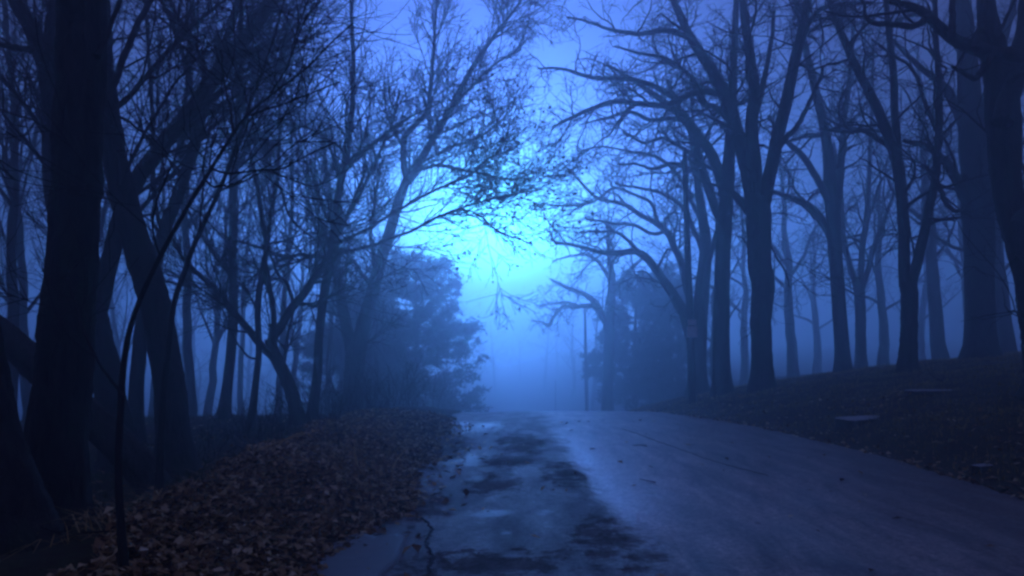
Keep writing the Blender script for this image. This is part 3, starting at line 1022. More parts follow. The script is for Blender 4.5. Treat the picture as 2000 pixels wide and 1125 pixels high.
tree('oak_tree', 'faint blue oak beyond the crest beside the thin far pole, limbs drooping left',
     [(1188, 830, 26), (1187, 780, 22), (1188, 720, 21), (1190, 660, 20), (1190, 630, 19), (1194, 590, 16), (1196, 550, 14), (1190, 500, 11), (1186, 430, 7)],
     [([(1188, 650, 14), (1178, 620, 13), (1162, 592, 12), (1140, 576, 10), (1115, 566, 9), (1094, 556, 7), (1076, 544, 5)], .8),
      ([(1182, 630, 12), (1168, 606, 11), (1150, 596, 9), (1125, 598, 8), (1098, 598, 7), (1080, 618, 6), (1070, 634, 5), (1056, 624, 4), (1040, 622, 3)], -.8),
      ([(1194, 590, 10), (1210, 550, 9), (1236, 520, 7), (1260, 500, 5)], .8),
      ([(1196, 555, 9), (1176, 520, 8), (1150, 500, 6), (1120, 500, 5), (1080, 510, 3)], 1.2),
      ([(1130, 598, 6), (1112, 590, 5), (1082, 592, 4), (1050, 596, 3)], .5, -.3)],
     42.0, OAK, M_OAK, 0.0, twig_r=0.0119, dens=1.35, maxn=5083, trunk_t0=.6)
tree('oak_tree', 'slender leaning oak on the bank midway along the right, low limb reaching left',
     [(1652, 762, 36), (1648, 730, 29), (1643, 660, 27), (1637, 580, 26), (1632, 500, 26), (1628, 440, 26), (1622, 380, 25), (1620, 330, 24), (1616, 290, 20), (1608, 240, 18), (1596, 190, 16), (1582, 130, 14), (1566, 60, 11), (1550, -20, 9), (1530, -140, 6)],
     [([(1630, 470, 18), (1612, 440, 17), (1590, 412, 16), (1568, 396, 14), (1545, 386, 12), (1520, 380, 10), (1500, 372, 7)], .6),
      ([(1622, 410, 15), (1606, 370, 14), (1586, 335, 13), (1564, 302, 12), (1540, 280, 10), (1520, 262, 7), (1500, 230, 5)], -1.0),
      ([(1630, 420, 18), (1640, 350, 16), (1644, 300, 14), (1650, 240, 12), (1660, 160, 9), (1668, 60, 7), (1672, -60, 5)], 1.2),
      ([(1604, 265, 10), (1570, 266, 9), (1545, 276, 7), (1520, 282, 5)], .8),
      ([(1620, 345, 9), (1650, 290, 8), (1640, 200, 7), (1690, 140, 6), (1720, 70, 4)], .8),
      ([(1618, 256, 9), (1650, 250, 8), (1690, 254, 7), (1740, 256, 5)], -.5)],
     25.0, OAK, M_OAK, 0.0, twig_r=0.0081, dens=1.42, maxn=7037, trunk_t0=.7)
tree('oak_tree', 'paler thin oak with a V fork standing right of the slender leaning oak',
     [(1684, 756, 25), (1682, 730, 22), (1681, 660, 20), (1680, 600, 20), (1678, 560, 20)],
     [([(1676, 570, 13), (1664, 530, 12), (1652, 490, 11), (1646, 430, 10), (1642, 360, 8), (1630, 280, 6)], 1.0),
      ([(1680, 570, 13), (1684, 520, 12), (1690, 450, 11), (1696, 380, 10), (1700, 300, 9), (1702, 200, 7), (1706, 80, 5)], -.6),
      ([(1683, 570, 11), (1698, 520, 10), (1712, 470, 9), (1730, 430, 8), (1748, 380, 6), (1770, 340, 4)], 1.0),
      ([(1692, 440, 7), (1710, 390, 6), (1726, 350, 5), (1744, 338, 4)], .5)],
     32.0, OAK, M_OAK, 0.0, twig_r=0.0093, dens=1.49, maxn=5865, trunk_t0=.8)
tree('oak_tree', 'dark oak high on the bank that forks low into two long upright stems',
     [(1774, 758, 42), (1773, 735, 34), (1774, 680, 31), (1776, 620, 31), (1776, 575, 32), (1774, 550, 32)],
     [([(1768, 560, 23), (1766, 500, 22), (1764, 430, 22), (1760, 370, 22), (1754, 320, 23), (1742, 285, 22), (1724, 240, 20), (1700, 190, 18), (1674, 140, 16), (1648, 80, 14), (1626, 20, 11), (1600, -60, 8)], .8),
      ([(1758, 345, 17), (1752, 290, 16), (1748, 230, 15), (1744, 150, 14), (1736, 80, 12), (1730, 10, 10), (1722, -80, 7)], -.8, .6),
      ([(1780, 555, 21), (1792, 510, 20), (1806, 450, 18), (1816, 400, 17), (1826, 350, 16), (1832, 300, 15), (1836, 220, 14), (1836, 130, 12), (1834, 40, 10), (1832, -80, 7)], -1.2),
      ([(1826, 350, 10), (1850, 400, 9), (1872, 410, 6)], -.3, -.8),
      ([(1832, 260, 9), (1800, 190, 8), (1780, 140, 7), (1740, 110, 6), (1700, 80, 4)], 1.0, -.6),
      ([(1812, 425, 6), (1840, 425, 5), (1870, 428, 4)], -.3, -.5),
      ([(1790, 515, 4), (1770, 430, 4)], .3),
      ([(1740, 290, 10), (1690, 255, 9), (1650, 256, 7), (1600, 250, 5)], .8, .4)],
     18.0, OAK, M_OAK, 0.0, twig_r=0.0064, dens=1.42, maxn=8211, trunk_t0=.9)
tree('oak_tree', 'massive pale-edged oak trunk on top of the bank near the right edge',
     [(1918, 735, 76), (1916, 710, 60), (1914, 640, 54), (1914, 560, 53), (1912, 480, 55), (1910, 400, 58), (1906, 330, 56), (1900, 270, 50), (1894, 200, 44), (1888, 100, 36), (1880, -20, 26), (1874, -180, 14)],
     [([(1894, 400, 22), (1876, 370, 20), (1856, 330, 18), (1838, 310, 15), (1810, 290, 12), (1770, 280, 8)], -.8),
      ([(1898, 290, 24), (1872, 220, 20), (1850, 180, 17), (1816, 150, 13), (1780, 120, 10), (1740, 80, 7)], 1.0),
      ([(1906, 300, 26), (1920, 220, 22), (1940, 140, 18), (1966, 60, 14), (1990, -40, 10)], 1.5),
      ([(1930, 420, 12), (1955, 380, 11), (1976, 330, 9)], .6),
      ([(1890, 130, 16), (1850, 60, 13), (1800, 30, 10), (1750, 40, 7)], 1.0)],
     21.0, OAK, M_OAK, 0.0, twig_r=0.0072, dens=1.42, maxn=8211, trunk_t0=.7)
tree('oak_tree', 'huge black oak leaning in from the right edge, heavy limbs hanging across the top corner',
     [(2066, 790, 110), (2046, 720, 74), (2029, 620, 65), (2012, 540, 58), (1994, 480, 53), (1976, 420, 51), (1966, 350, 53), (1961, 290, 58), (1959, 220, 60), (1954, 160, 57), (1942, 100, 46), (1930, 40, 36), (1920, -60, 28), (1900, -220, 18)],
     [([(1958, 240, 40), (1980, 150, 38), (2000, 60, 34), (2010, -40, 28), (2030, -180, 18)], 1.0),
      ([(1962, 110, 32), (1930, 104, 30), (1900, 94, 27), (1870, 84, 24), (1850, 70, 22), (1826, 48, 20), (1800, 28, 17), (1770, 14, 14), (1730, 6, 10)], -.6, .3),
      ([(1826, 40, 13), (1810, 34, 13), (1794, 46, 13), (1778, 52, 12), (1750, 50, 12), (1730, 50, 11), (1704, 47, 10), (1690, 38, 8), (1684, 10, 6), (1670, -20, 5)], -.3, -.2),
      ([(1965, 105, 30), (2000, 112, 26), (2050, 116, 20), (2120, 110, 14)], -.6),
      ([(1985, 440, 26), (2010, 380, 22), (2040, 320, 18), (2090, 240, 12)], .8),
      ([(1970, 160, 14), (1990, 145, 12), (2020, 150, 9)], -.4),
      ([(1860, 70, 14), (1862, 20, 12), (1868, -40, 9)], .4, -.3),
      ([(1905, 96, 16), (1918, 50, 14), (1920, 0, 11), (1924, -80, 8)], .5, -.1),
      ([(1935, 110, 15), (1910, 150, 12), (1890, 150, 9), (1860, 130, 6)], -.4, .1),
      ([(1998, 520, 7), (1985, 500, 6), (1975, 512, 4)], -.2),
      ([(2030, 640, 8), (1998, 632, 6), (1980, 612, 5), (1962, 610, 3)], -.2)],
     12.0, OAK, M_OAK, .6, twig_r=0.0049, dens=.95, maxn=8211, trunk_t0=.7)

# ---- trees further back: a few kinds, copied
def proto_mesh(kind):
    """free-grown tree at the origin -> trunk mesh, crown mesh"""
    h = {'slim': 15, 'fork': 13, 'oak': 14, 'wide': 12.5}[kind]
    k = 26
    z = np.linspace(-.3, h, k)
    lean = rng.standard_normal(2) * .05
    p = np.stack([lean[0] * z + np.cumsum(rng.standard_normal(k) * .05), lean[1] * z + np.cumsum(rng.standard_normal(k) * .05), z], -1)
    r0 = {'slim': .15, 'fork': .17, 'oak': .32, 'wide': .3}[kind]
    r = r0 * (1 - .9 * np.linspace(0, 1, k) ** .9) * (1 + .35 * np.exp(-np.clip(z, 0, None) / .25)) + .01
    tr = Buf()
    tr.add(*tubes(p[None], r[None], 12, .02))
    st = WOODS if kind in ('slim', 'fork') else OAK
    t0 = {'slim': .35, 'fork': .2, 'oak': .32, 'wide': .25}[kind]
    big = {'slim': (1.8, 4.5), 'fork': (4, 8), 'oak': (3.5, 7.5), 'wide': (4, 8)}[kind]
    up = {'slim': .06, 'fork': .10, 'oak': .06, 'wide': .03}[kind]
    wig = .07 if st is WOODS else .15
    g0 = grow(p[None], r[None], per_m=1.5, length=big, ang=(30, 62), k=14, wig=wig, up=up, t0=t0, rfrac=.62, rtip=.012, rmin=.02)
    g1 = grow(g0[0], g0[1], rtip=.011, rmin=.011, t0=.2, **st['l1'])
    g2 = grow(g1[0], g1[1], rtip=.010, rmin=.010, t0=.15, maxn=4301, **st['l2'])
    g3 = grow(g2[0], g2[1], rtip=.008, rmin=.008, t0=.1, maxn=6255, **st['l3'])
    tw = Buf()
    for g, sd in ((g0, 7), (g1, 4), (g2, 3), (g3, 3)):
        if len(g[0]):
            tw.add(*tubes(g[0], g[1], sd))
    return tr, tw


protos = {}
for kind in ('slim', 'fork', 'oak', 'wide'):
    bark = M_WOOD if kind in ('slim', 'fork') else M_OAK
    tr, tw = proto_mesh(kind)
    protos[kind] = (tr, tw, bark)
proto_obj = {}


def place_bg(kind, x, y, rz, sc, name, label, group):
    z = Z(x, y)
    if kind not in proto_obj:
        tr, tw, bark = protos[kind]
        root = empty(name, (0, 0, 0))
        a = tr.build('trunk', bark, root)
        b = tw.build('crown', M_TWIG, root)
        b['kind'] = 'stuff'
        proto_obj[kind] = root
    else:
        src = proto_obj[kind]
        root = src.copy()
        root.name = name
        COL.objects.link(root)
        for ch in src.children:
            c = ch.copy()
            COL.objects.link(c)
            c.parent = root
    root.location = (x, y, z)
    root.rotation_euler = (0, 0, rz)
    root.scale = (sc, sc, sc)
    tag(root, label, 'tree', group)
    return root


def at_px(px, d):
    return (px - 1000) / F * d


left_bg = [
    (20, 16, 'slim', 'thin bare tree at the left edge, above the sloping fallen trunk'),
    (60, 22, 'fork', 'forked bare tree seen between the left edge and the closest black trunk'),
    (-60, 19, 'slim', 'bare tree beyond the left edge, only its branches reaching into the frame'),
    (150, 26, 'slim', 'slim tree mostly hidden behind the closest black trunk'),
    (215, 21, 'fork', 'forked tree showing between the closest black trunk and the leaning one'),
    (300, 30, 'slim', 'pale straight tree half hidden behind the leaning trunk'),
    (372, 24, 'slim', 'slim upright tree just right of the leaning trunk'),
    (400, 33, 'fork', 'faint forked tree left of the kinked slim tree'),
    (470, 38, 'slim', 'faint straight tree between the kinked slim tree and the split narrow stem'),
    (545, 30, 'slim', 'faint slim tree behind the curved forked tree'),
    (560, 42, 'fork', 'very faint forked tree behind the crook of the curved forked tree'),
    (640, 36, 'slim', 'faint slim tree right behind the tall straight verge tree'),
    (655, 48, 'fork', 'very faint forked tree left of the V-shaped tree'),
    (735, 40, 'slim', 'faint slim tree rising behind the V-shaped tree and the rounded pine'),
    (250, 40, 'fork', 'faint forked tree behind the fork with one limb reaching right'),
    (110, 36, 'slim', 'faint slim tree immediately left of the closest black trunk'),
    (30, 44, 'fork', 'very faint forked tree deep in fog at the left edge'),
    (340, 50, 'fork', 'very faint forked tree deep in fog right of the leaning trunk')]
for px, d, kd, lab in left_bg:
    place_bg(kd, at_px(px, d), d, rng.uniform(0, 6.28), rng.uniform(.8, 1.05), 'forest_tree', lab, 'bare trees standing back in the left woods')
right_bg = [
    (1545, 42, 'oak', .95, 'pale oak trunk standing alone right of the large dark oak'),
    (1730, 40, 'wide', .9, 'pale oak between the thin V-fork oak and the dark low-forked oak'),
    (1840, 34, 'oak', 1.0, 'faint oak in the gap left of the massive bank-top trunk'),
    (1975, 30, 'wide', 1.0, 'faint oak in the gap right of the massive bank-top trunk'),
    (1600, 55, 'wide', 1.0, 'very faint oak left of the slender leaning oak'),
    (1450, 50, 'oak', .9, 'very faint oak between the second oak and the large dark oak'),
    (1400, 38, 'wide', .8, 'faint oak hidden behind the second oak trunk'),
    (1900, 48, 'oak', 1.0, 'very faint oak directly behind the massive bank-top trunk'),
    (1800, 56, 'wide', 1.0, 'very faint oak just right of the dark low-forked oak'),
    (1330, 56, 'oak', .85, 'very faint oak behind the bushy cedars'),
    (1680, 66, 'oak', 1.0, 'dimmest oak, almost lost in fog behind the thin V-fork oak')]
for px, d, kd, sc, lab in right_bg:
    place_bg(kd, at_px(px, d), d, rng.uniform(0, 6.28), sc, 'oak_tree', lab, 'faint oaks standing back on the right bank')
far_bg = [(720, 62, 'fork', .9), (800, 75, 'oak', .9), (866, 74, 'slim', .9), (905, 104, 'wide', .9), (968, 128, 'oak', .8), (1018, 150, 'wide', .8), (1062, 122, 'oak', .9),
          (1120, 98, 'wide', .9), (1160, 76, 'oak', .8), (1230, 70, 'wide', .9), (1300, 84, 'oak', 1), (640, 80, 'oak', 1), (560, 70, 'wide', 1), (480, 84, 'oak', 1),
          (380, 72, 'wide', 1), (1400, 78, 'wide', 1), (1500, 84, 'oak', 1), (935, 150, 'wide', .8), (1090, 140, 'oak', .8)]
for px, d, kd, sc in far_bg:
    if px < 880:
        lab, grp = 'ghostly tree lost in fog behind the left woods and the pines', 'ghostly trees behind the left woods'
    elif px < 1150:
        lab, grp = 'ghostly tree lost in fog below the glow where the road vanishes', 'ghostly trees below the glow'
    else:
        lab, grp = 'ghostly tree lost in fog behind the cedars and the right-hand oaks', 'ghostly trees behind the right-hand oaks'
    place_bg(kd, at_px(px, d), d, rng.uniform(0, 6.28), sc, 'distant_tree', lab, grp)


# ---- evergreens
def evergreen(name, label, x, y, H, prof, seed_n, group=None, sc=1.0):
    z0 = Z(x, y)
    root = empty(name, (x, y, z0))
    tag(root, label, 'tree', group)
    root.scale = (sc, sc, sc)
    k = 16
    p = np.stack([np.cumsum(rng.standard_normal(k) * .015), np.cumsum(rng.standard_normal(k) * .015), np.linspace(-.3, H, k)], -1)
    r = np.linspace(.2, .012, k)
    B = Buf()
    B.add(*tubes(p[None], r[None], 10, .02))
    B.build('trunk', M_OAK, root)
    n = seed_n
    hh = rng.uniform(.04, .99, n) ** .95
    az = rng.uniform(0, 6.28, n)
    ln = np.interp(hh, prof[0], prof[1]) * rng.uniform(.72, 1.12, n)
    kk = 8
    d = np.stack([np.cos(az), np.sin(az), .35 * hh - .05 + rng.standard_normal(n) * .08], -1)
    pos = np.stack([np.interp(hh * H, p[:, 2], p[:, 0]), np.interp(hh * H, p[:, 2], p[:, 1]), hh * H], -1)
    pts = [pos]
    for s in range(kk - 1):
        d = norm(d + rng.standard_normal((n, 3)) * .07 + np.array([0, 0, -.05 + .03 * s]))
        pos = pos + d * (ln / (kk - 1))[:, None]
        pts.append(pos)
    P = np.stack(pts, 1)
    R = np.linspace(.022, .005, kk)[None] * np.ones((n, 1))
    br = Buf()
    br.add(*tubes(P, R, 4))
    o = br.build('branches', M_TWIG, root)
    o['kind'] = 'stuff'
    # side sprays then needles
    g = grow(P, R, per_m=7, length=(.25, .7), ang=(35, 65), k=4, wig=.12, up=-.01, t0=.25, rtip=.004, rmin=.004, maxn=10166)
    allp = np.concatenate([g[0].reshape(-1, 3), P[:, 3:].reshape(-1, 3)])
    m = 48000
    base = allp[rng.integers(0, len(allp), m)] + rng.standard_normal((m, 3)) * .05
    rad = base.copy()
    rad[:, 2] = 0
    dd = norm(norm(rad) * .7 + rng.standard_normal((m, 3)) * .75 + np.array([0, 0, .15]))
    sd = norm(np.cross(dd, rng.standard_normal((m, 3))))
    Ls = rng.uniform(.10, .24, m)[:, None]
    Ws = rng.uniform(.018, .042, m)[:, None]
    v = np.stack([base - sd * Ws, base + sd * Ws, base + dd * Ls], 1).reshape(-1, 3)
    t = np.arange(3 * m).reshape(-1, 3)
    nd = mesh_obj('needles', v, None, t, M_NEEDLE, root, smooth=False)
    nd['kind'] = 'stuff'
    return root


PR1 = (np.array([0, .12, .3, .5, .7, .85, 1.0]), np.array([3.0, 3.2, 2.95, 2.6, 2.25, 1.75, .6]))
evergreen('pine_tree', 'dense rounded pine left of the road where it drops into the fog, below the glow', at_px(812, 46), 46, 7.3, PR1, 210, None, 1.38)
evergreen('pine_tree', 'tall blurred pine merging with the woods left of the rounded pine', at_px(700, 52), 52, 6.8, PR1, 190, None, 1.35)
PR2 = (np.array([0, .15, .5, .8, 1.0]), np.array([2.0, 2.2, 2.1, 1.5, .4]))
evergreen('cedar_tree', 'dark bushy cedar left of the tall pole beside the faint blue oak', at_px(1240, 52), 52, 6.3, PR2, 85, None, 1.4)
evergreen('cedar_tree', 'dark bushy cedar directly behind the tall pole and the foggy oak', at_px(1305, 55), 55, 6.6, PR2, 80, None, 1.4)


# ---- brush along the verge
def brush(name, label, x, y, h, n, group):
    z0 = Z(x, y)
    root = empty(name, (x, y, z0))
    tag(root, label, 'shrub', group)
    k = 9
    pos = np.stack([rng.standard_normal(n) * .18, rng.standard_normal(n) * .18, np.full(n, -.05)], -1)
    d = norm(np.stack([rng.standard_normal(n) * .35, rng.standard_normal(n) * .35, np.ones(n)], -1))
    pts = [pos]
    ln = h * rng.uniform(.5, 1.2, n)
    for s in range(k - 1):
        d = norm(d + rng.standard_normal((n, 3)) * .13)
        pos = pos + d * (ln / (k - 1))[:, None]
        pts.append(pos)
    P = np.stack(pts, 1)
    R = np.linspace(.009, .003, k)[None] * np.ones((n, 1))
    st = Buf()
    st.add(*tubes(P, R, 4))
    o = st.build('stems', M_SAP, root)
    o['kind'] = 'stuff'
    g = grow(P, R, per_m=5, length=(.2, .6), ang=(25, 60), k=5, wig=.15, up=.02, t0=.2, rtip=.0028, rmin=.003)
    g2 = grow(g[0], g[1], per_m=5, length=(.1, .3), ang=(25, 60), k=4, wig=.15, up=.02, t0=.2, rtip=.0025, rmin=.0028, maxn=2932)
    tw = Buf()
    tw.add(*tubes(g[0], g[1], 3))
    if len(g2[0]):
        tw.add(*tubes(g2[0], g2[1], 3))
    o = tw.build('twigs', M_SAP, root)
    o['kind'] = 'stuff'
    return root


for px, d, h, n, lab in (
        (505, 14.0, .9, 16, 'bare brush clump behind the leaf pile below the split narrow stem'),
        (560, 15.5, 1.0, 16, 'bare brush clump at the foot of the curved forked tree'),
        (640, 15.0, .8, 18, 'low bare brush just right of the tall straight verge tree'),
        (690, 17.5, 1.1, 22, 'bare brush in front of the foot of the V-shaped tree'),
        (735, 18.5, 1.0, 24, 'bare brush between the V-shaped tree and the rounded pine'),
        (770, 21, 1.3, 24, 'bare brush in front of the left half of the rounded pine'),
        (800, 23, 1.2, 24, 'bare brush in front of the middle of the rounded pine'),
        (660, 22, 1.6, 24, 'tall bare brush between the straight verge tree and the V-shaped tree'),
        (720, 26, 1.8, 26, 'tallest bare brush, right of the V-shaped tree'),
        (455, 16.0, .8, 14, 'bare brush clump right of the foot of the kinked slim tree'),
        (400, 13.0, .7, 12, 'smallest bare brush, on low ground right of the leaning trunk'),
        (825, 26, 1.2, 20, 'bare brush nearest the road, under the right side of the rounded pine'),
        (600, 20, 1.3, 20, 'bare brush behind the curved forked tree and the straight verge tree')):
    brush('shrub', lab, at_px(px, d), d, h, n, 'bare brush along the left verge')
brush('weed_stem', 'single thin weed stem rising from the leaf pile', at_px(664, 10.2), 10.2, .8, 2, None)['category'] = 'weed'

# ------------------------------------------------------------------ leaf litter, stalks and grass
def scatter(n, y0, y1, fs, p=1.0):
    """fs(u, y) gives s; more samples near the camera"""
    y = y0 + (y1 - y0) * rng.uniform(0, 1, n) ** p
    s = fs(rng.uniform(0, 1, n), y)
    x = s - AX * y
    return x, y


LB = Buf()
n = 38000
x, y = scatter(n, 3.0, 17, lambda u, y: road_left(y) + .10 - (u ** 1.15) * (1.35 + .65 * sstep(4.8, 7.5, y)), 1.25)
z = terrain(x, y) + rng.uniform(.0, .07, n) * sstep(0, .3, road_left(y) - (x + AX * y)) + .006
on = (x + AX * y) > road_left(y)
z[on] = road_z(x[on] + AX * y[on], y[on]) + .012
keep = rng.uniform(0, 1, n) < np.where(y > 11, .75, 1)
add_leaves(LB, np.stack([x, y, z], -1)[keep], .068, .7, .7)
# strays blown onto the pavement
n = 520
x, y = scatter(n, 5, 16, lambda u, y: road_left(y) + .02 + np.abs(rng.standard_normal(len(y))) * .28, 1.0)
add_leaves(LB, np.stack([x, y, road_z(x + AX * y, y) + .014], -1), .085, .3)
n = 80
x, y = scatter(n, 4.6, 16, lambda u, y: u * 5 - .5, 1.0)
add_leaves(LB, np.stack([x, y, road_z(x + AX * y, y) + .014], -1), .08, .25)
n = 3500
x, y = scatter(n, 4, 24, lambda u, y: road_left(y) - 2.6 - u * 7, 1.2)
add_leaves(LB, np.stack([x, y, terrain(x, y) + .015], -1), .09, .4)
o = LB.build('leaf_litter', M_LITTER, smooth=False)
tag(o, 'brown fallen leaves heaped on the left shoulder of the road', kind='stuff')
LB = Buf()
n = 2400
x, y = scatter(n, 5, 24, lambda u, y: road_right(y) - .05 + (u ** 1.6) * 2.6, 1.1)
z = terrain(x, y) + .015
on = (x + AX * y) < road_right(y)
z[on] = road_z(x[on] + AX * y[on], y[on]) + .012
add_leaves(LB, np.stack([x, y, z], -1), .08, .45)
o = LB.build('gutter_leaves', M_LITTER, smooth=False)
tag(o, 'brown leaves gathered in the gutter along the right edge of the road', kind='stuff')


def blades(name, label, x, y, h, wd, mat, lean=.5):
    n = len(x)
    z = terrain(x, y)
    az = rng.uniform(0, 6.28, n)
    hh = h * rng.uniform(.4, 1.25, n)
    b = np.stack([x, y, z - .01], -1)
    le = lean * rng.uniform(.1, 1, n)
    side = np.stack([np.cos(az + 1.57), np.sin(az + 1.57), np.zeros(n)], -1) * wd * .5
    dirv = np.stack([np.cos(az) * le, np.sin(az) * le, np.ones(n)], -1)
    mid = b + dirv * (hh * .55)[:, None]
    tip = b + np.stack([np.cos(az) * le * 2.2, np.sin(az) * le * 2.2, np.ones(n) * (1 - .35 * le)], -1) * hh[:, None]
    v = np.stack([b - side, b + side, mid + side * .7, mid - side * .7, tip], 1).reshape(-1, 3)
    i = np.arange(n)[:, None] * 5
    o = mesh_obj(name, v, i + np.array([[0, 1, 2, 3]]), i + np.array([[3, 2, 4]]), mat, smooth=False)
    tag(o, label, kind='stuff')
    return o


n = 120000
x, y = scatter(n, 6, 34, lambda u, y: road_right(y) + .35 + u * 14, 1.1)
kp = rng.uniform(0, 1, n) < (.35 + .65 * sstep(-.4, .5, wob(x, y, .8)))
blades('grass', 'short brownish winter grass covering the right bank under the oaks', x[kp], y[kp], .085, .012, M_GRASS)
n = 50000
x, y = scatter(n, 7, 24, lambda u, y: road_left(y) - 1.9 - u * 8.5, 1.0)
kp = rng.uniform(0, 1, n) < (.2 + .8 * sstep(-.2, .5, wob(x, y, .9)))
blades('ground_cover', 'sparse dull green grass on the lower ground under the left trees', x[kp], y[kp], .10, .012, M_GREEN)
n = 2200
x, y = scatter(n, 5, 16, lambda u, y: road_left(y) - .15 - u * 1.7, 1.1)
blades('dry_grass', 'matted pale dry grass lying over the leaf pile', x, y, .17, .006, M_STRAW, 2.6)


# sticks dropped among the leaves
TB = Buf()
for n, y0, y1, fs in ((420, 5, 16, lambda u, y: road_left(y) - u * 1.9), (160, 8, 22, lambda u, y: road_right(y) + .2 + u * 7), (2, 7, 13, lambda u, y: u * 5.5 - .7)):
    x, y = scatter(n, y0, y1, fs, 1.1)
    s_ = x + AX * y
    on = (s_ > road_left(y)) & (s_ < road_right(y))
    z = np.where(on, road_z(s_, y) + .012, terrain(x, y) + rng.uniform(.02, .08, n))
    az = rng.uniform(0, 6.28, n)
    ln = rng.uniform(.12, .55, n)
    k = 6
    u = np.linspace(-.5, .5, k)
    bend = rng.standard_normal((n, 1)) * .18
    P = np.stack([x[:, None] + np.cos(az)[:, None] * u * ln[:, None] - np.sin(az)[:, None] * bend * u ** 2 * ln[:, None] * 4,
                  y[:, None] + np.sin(az)[:, None] * u * ln[:, None] + np.cos(az)[:, None] * bend * u ** 2 * ln[:, None] * 4,
                  z[:, None] + u * np.where(on, 0, rng.standard_normal(n) * .06)[:, None]], -1)
    R = np.linspace(.006, .0025, k)[None] * rng.uniform(.6, 1.3, n)[:, None]
    TB.add(*tubes(P, R, 4))
tag(TB.build('fallen_twigs', M_SAP), 'small broken twigs lying among the leaves and on the road', kind='stuff')


def stalk(label, pts, d, wpx):
    a = np.asarray(pts, float)
    k = 14
    dd = np.full(len(a), d)
    P = np.stack([unproj(px, py, d) for px, py in a])
    base = P[0].copy()
    dz = Z(base[0], base[1]) - base[2] - .01
    P[:, 2] += dz
    P[:, 1] += np.linspace(0, .12, len(P))
    Q = spline(P[:, [0, 2, 1]], k)[:, [0, 2, 1]]
    R = np.linspace(wpx, wpx * .4, k) * .5 / F * d
    o = empty('dry_stalk', tuple(Q[0]))
    tag(o, label, 'dry stalk', 'pale dry stalks on the leaf pile')
    B = Buf()
    B.add(*tubes(Q[None], R[None], 5))
    B.build('stem', M_STRAW, o, Q[0])
    for j in (6, 8, 10, 12):
        lf = Buf()
        add_leaves(lf, Q[j:j + 1] + rng.standard_normal((1, 3)) * .006, .05, .9)
        lf.build('leaf', M_STRAW, o, Q[0], smooth=False)
    return o


for lab, pts, d, wp in (
        ('bent pale stalk near the right end of the leaf pile', [(700, 962), (696, 940), (690, 922), (688, 905)], 8.6, 4),
        ('long pale stalk lying along the ridge of the leaf pile', [(440, 975), (500, 945), (560, 922), (620, 905)], 8.4, 4),
        ('short pale stalk standing low in the leaf pile beside the sapling', [(286, 1095), (292, 1072), (304, 1048)], 6.0, 5),
        ('pale twig with a fork in the middle of the leaf pile', [(420, 1050), (436, 1030), (452, 1012)], 6.6, 5),
        ('pale arching stalk behind the middle of the leaf pile', [(520, 950), (560, 915), (590, 905), (605, 915)], 8.8, 4),
        ('pale stalk tilted right by the pavement end of the pile', [(760, 960), (772, 930), (790, 908)], 8.8, 4)):
    stalk(lab, pts, d, wp)


# ------------------------------------------------------------------ pole, sign, cable
M_POLE = bark_mat('pole_wood', (.02, .016, .014), (.06, .05, .042))
M_METAL, nt_, b_ = new_mat('dull_metal')
b_.inputs['Base Color'].default_value = (.18, .18, .18, 1)
b_.inputs['Metallic'].default_value = .6
b_.inputs['Roughness'].default_value = .5
M_SIGN, nt_, b_ = new_mat('faded_sign_paint')
f = noise(nt_, mapping(nt_, (1, 1, 1)), 14, 5, .6)
nt_.links.new(ramp(nt_, f, [(.35, (.7, .6, .6)), (.65, (.88, .8, .78))]), b_.inputs['Base Color'])
b_.inputs['Roughness'].default_value = .45


def box(B, c, sx, sy, sz, bev=0.0):
    c = np.asarray(c, float)
    e = bev
    # octagonal-section box: chamfered vertical edges
    o = np.array([(-sx + e, -sy), (sx - e, -sy), (sx, -sy + e), (sx, sy - e), (sx - e, sy), (-sx + e, sy), (-sx, sy - e), (-sx, -sy + e)])
    v = np.concatenate([np.c_[o, np.full(8, -sz)], np.c_[o, np.full(8, sz)]]) + c
    i = np.arange(8)
    q_ = np.stack([i, (i + 1) % 8, (i + 1) % 8 + 8, i + 8], -1)
    t_ = np.concatenate([[[0, j + 1, j] for j in range(1, 7)], [[8, 8 + j, 8 + j + 1] for j in range(1, 7)]])
    B.add(v, q_, t_)


def pole(label, x, y, ztop, r0, lean=(0, 0), group=None, fittings=True):
    z0 = Z(x, y)
    h = ztop - z0
    root = empty('utility_pole', (x, y, z0))
    tag(root, label, 'pole', group)
    k = 24
    u = np.linspace(0, 1, k)
    P = np.stack([lean[0] * u, lean[1] * u, -.2 + (h + .2) * u], -1)
    R = r0 * (1 - .38 * u)
    R[-1] *= .6
    B = Buf()
    B.add(*tubes(P[None], R[None], 14, .008))
    B.build('shaft', M_POLE, root)
    if fittings:
        b = Buf()
        box(b, (lean[0] * .97 + .13, lean[1] * .97, h * .965), .035, .05, .10, .01)
        b.build('bracket', M_METAL, root)
        ins = Buf()
        zz = np.linspace(0, .16, 7)
        Q = np.stack([np.full(7, lean[0] * .97 + .17), np.full(7, lean[1] * .97), h * .965 + .06 + zz], -1)
        ins.add(*tubes(Q[None], np.array([[.02, .045, .03, .05, .03, .042, .012]]), 10))
        ins.build('insulator', M_METAL, root)
        bd = Buf()
        for zb in (.62, .9):
            q0 = np.stack([np.full(3, lean[0] * zb), np.full(3, lean[1] * zb), h * zb + np.array([-.02, 0, .02])], -1)
            bd.add(*tubes(q0[None], np.full((1, 3), r0 * (1 - .38 * zb) + .008), 14))
        bd.build('band', M_METAL, root)
    return root


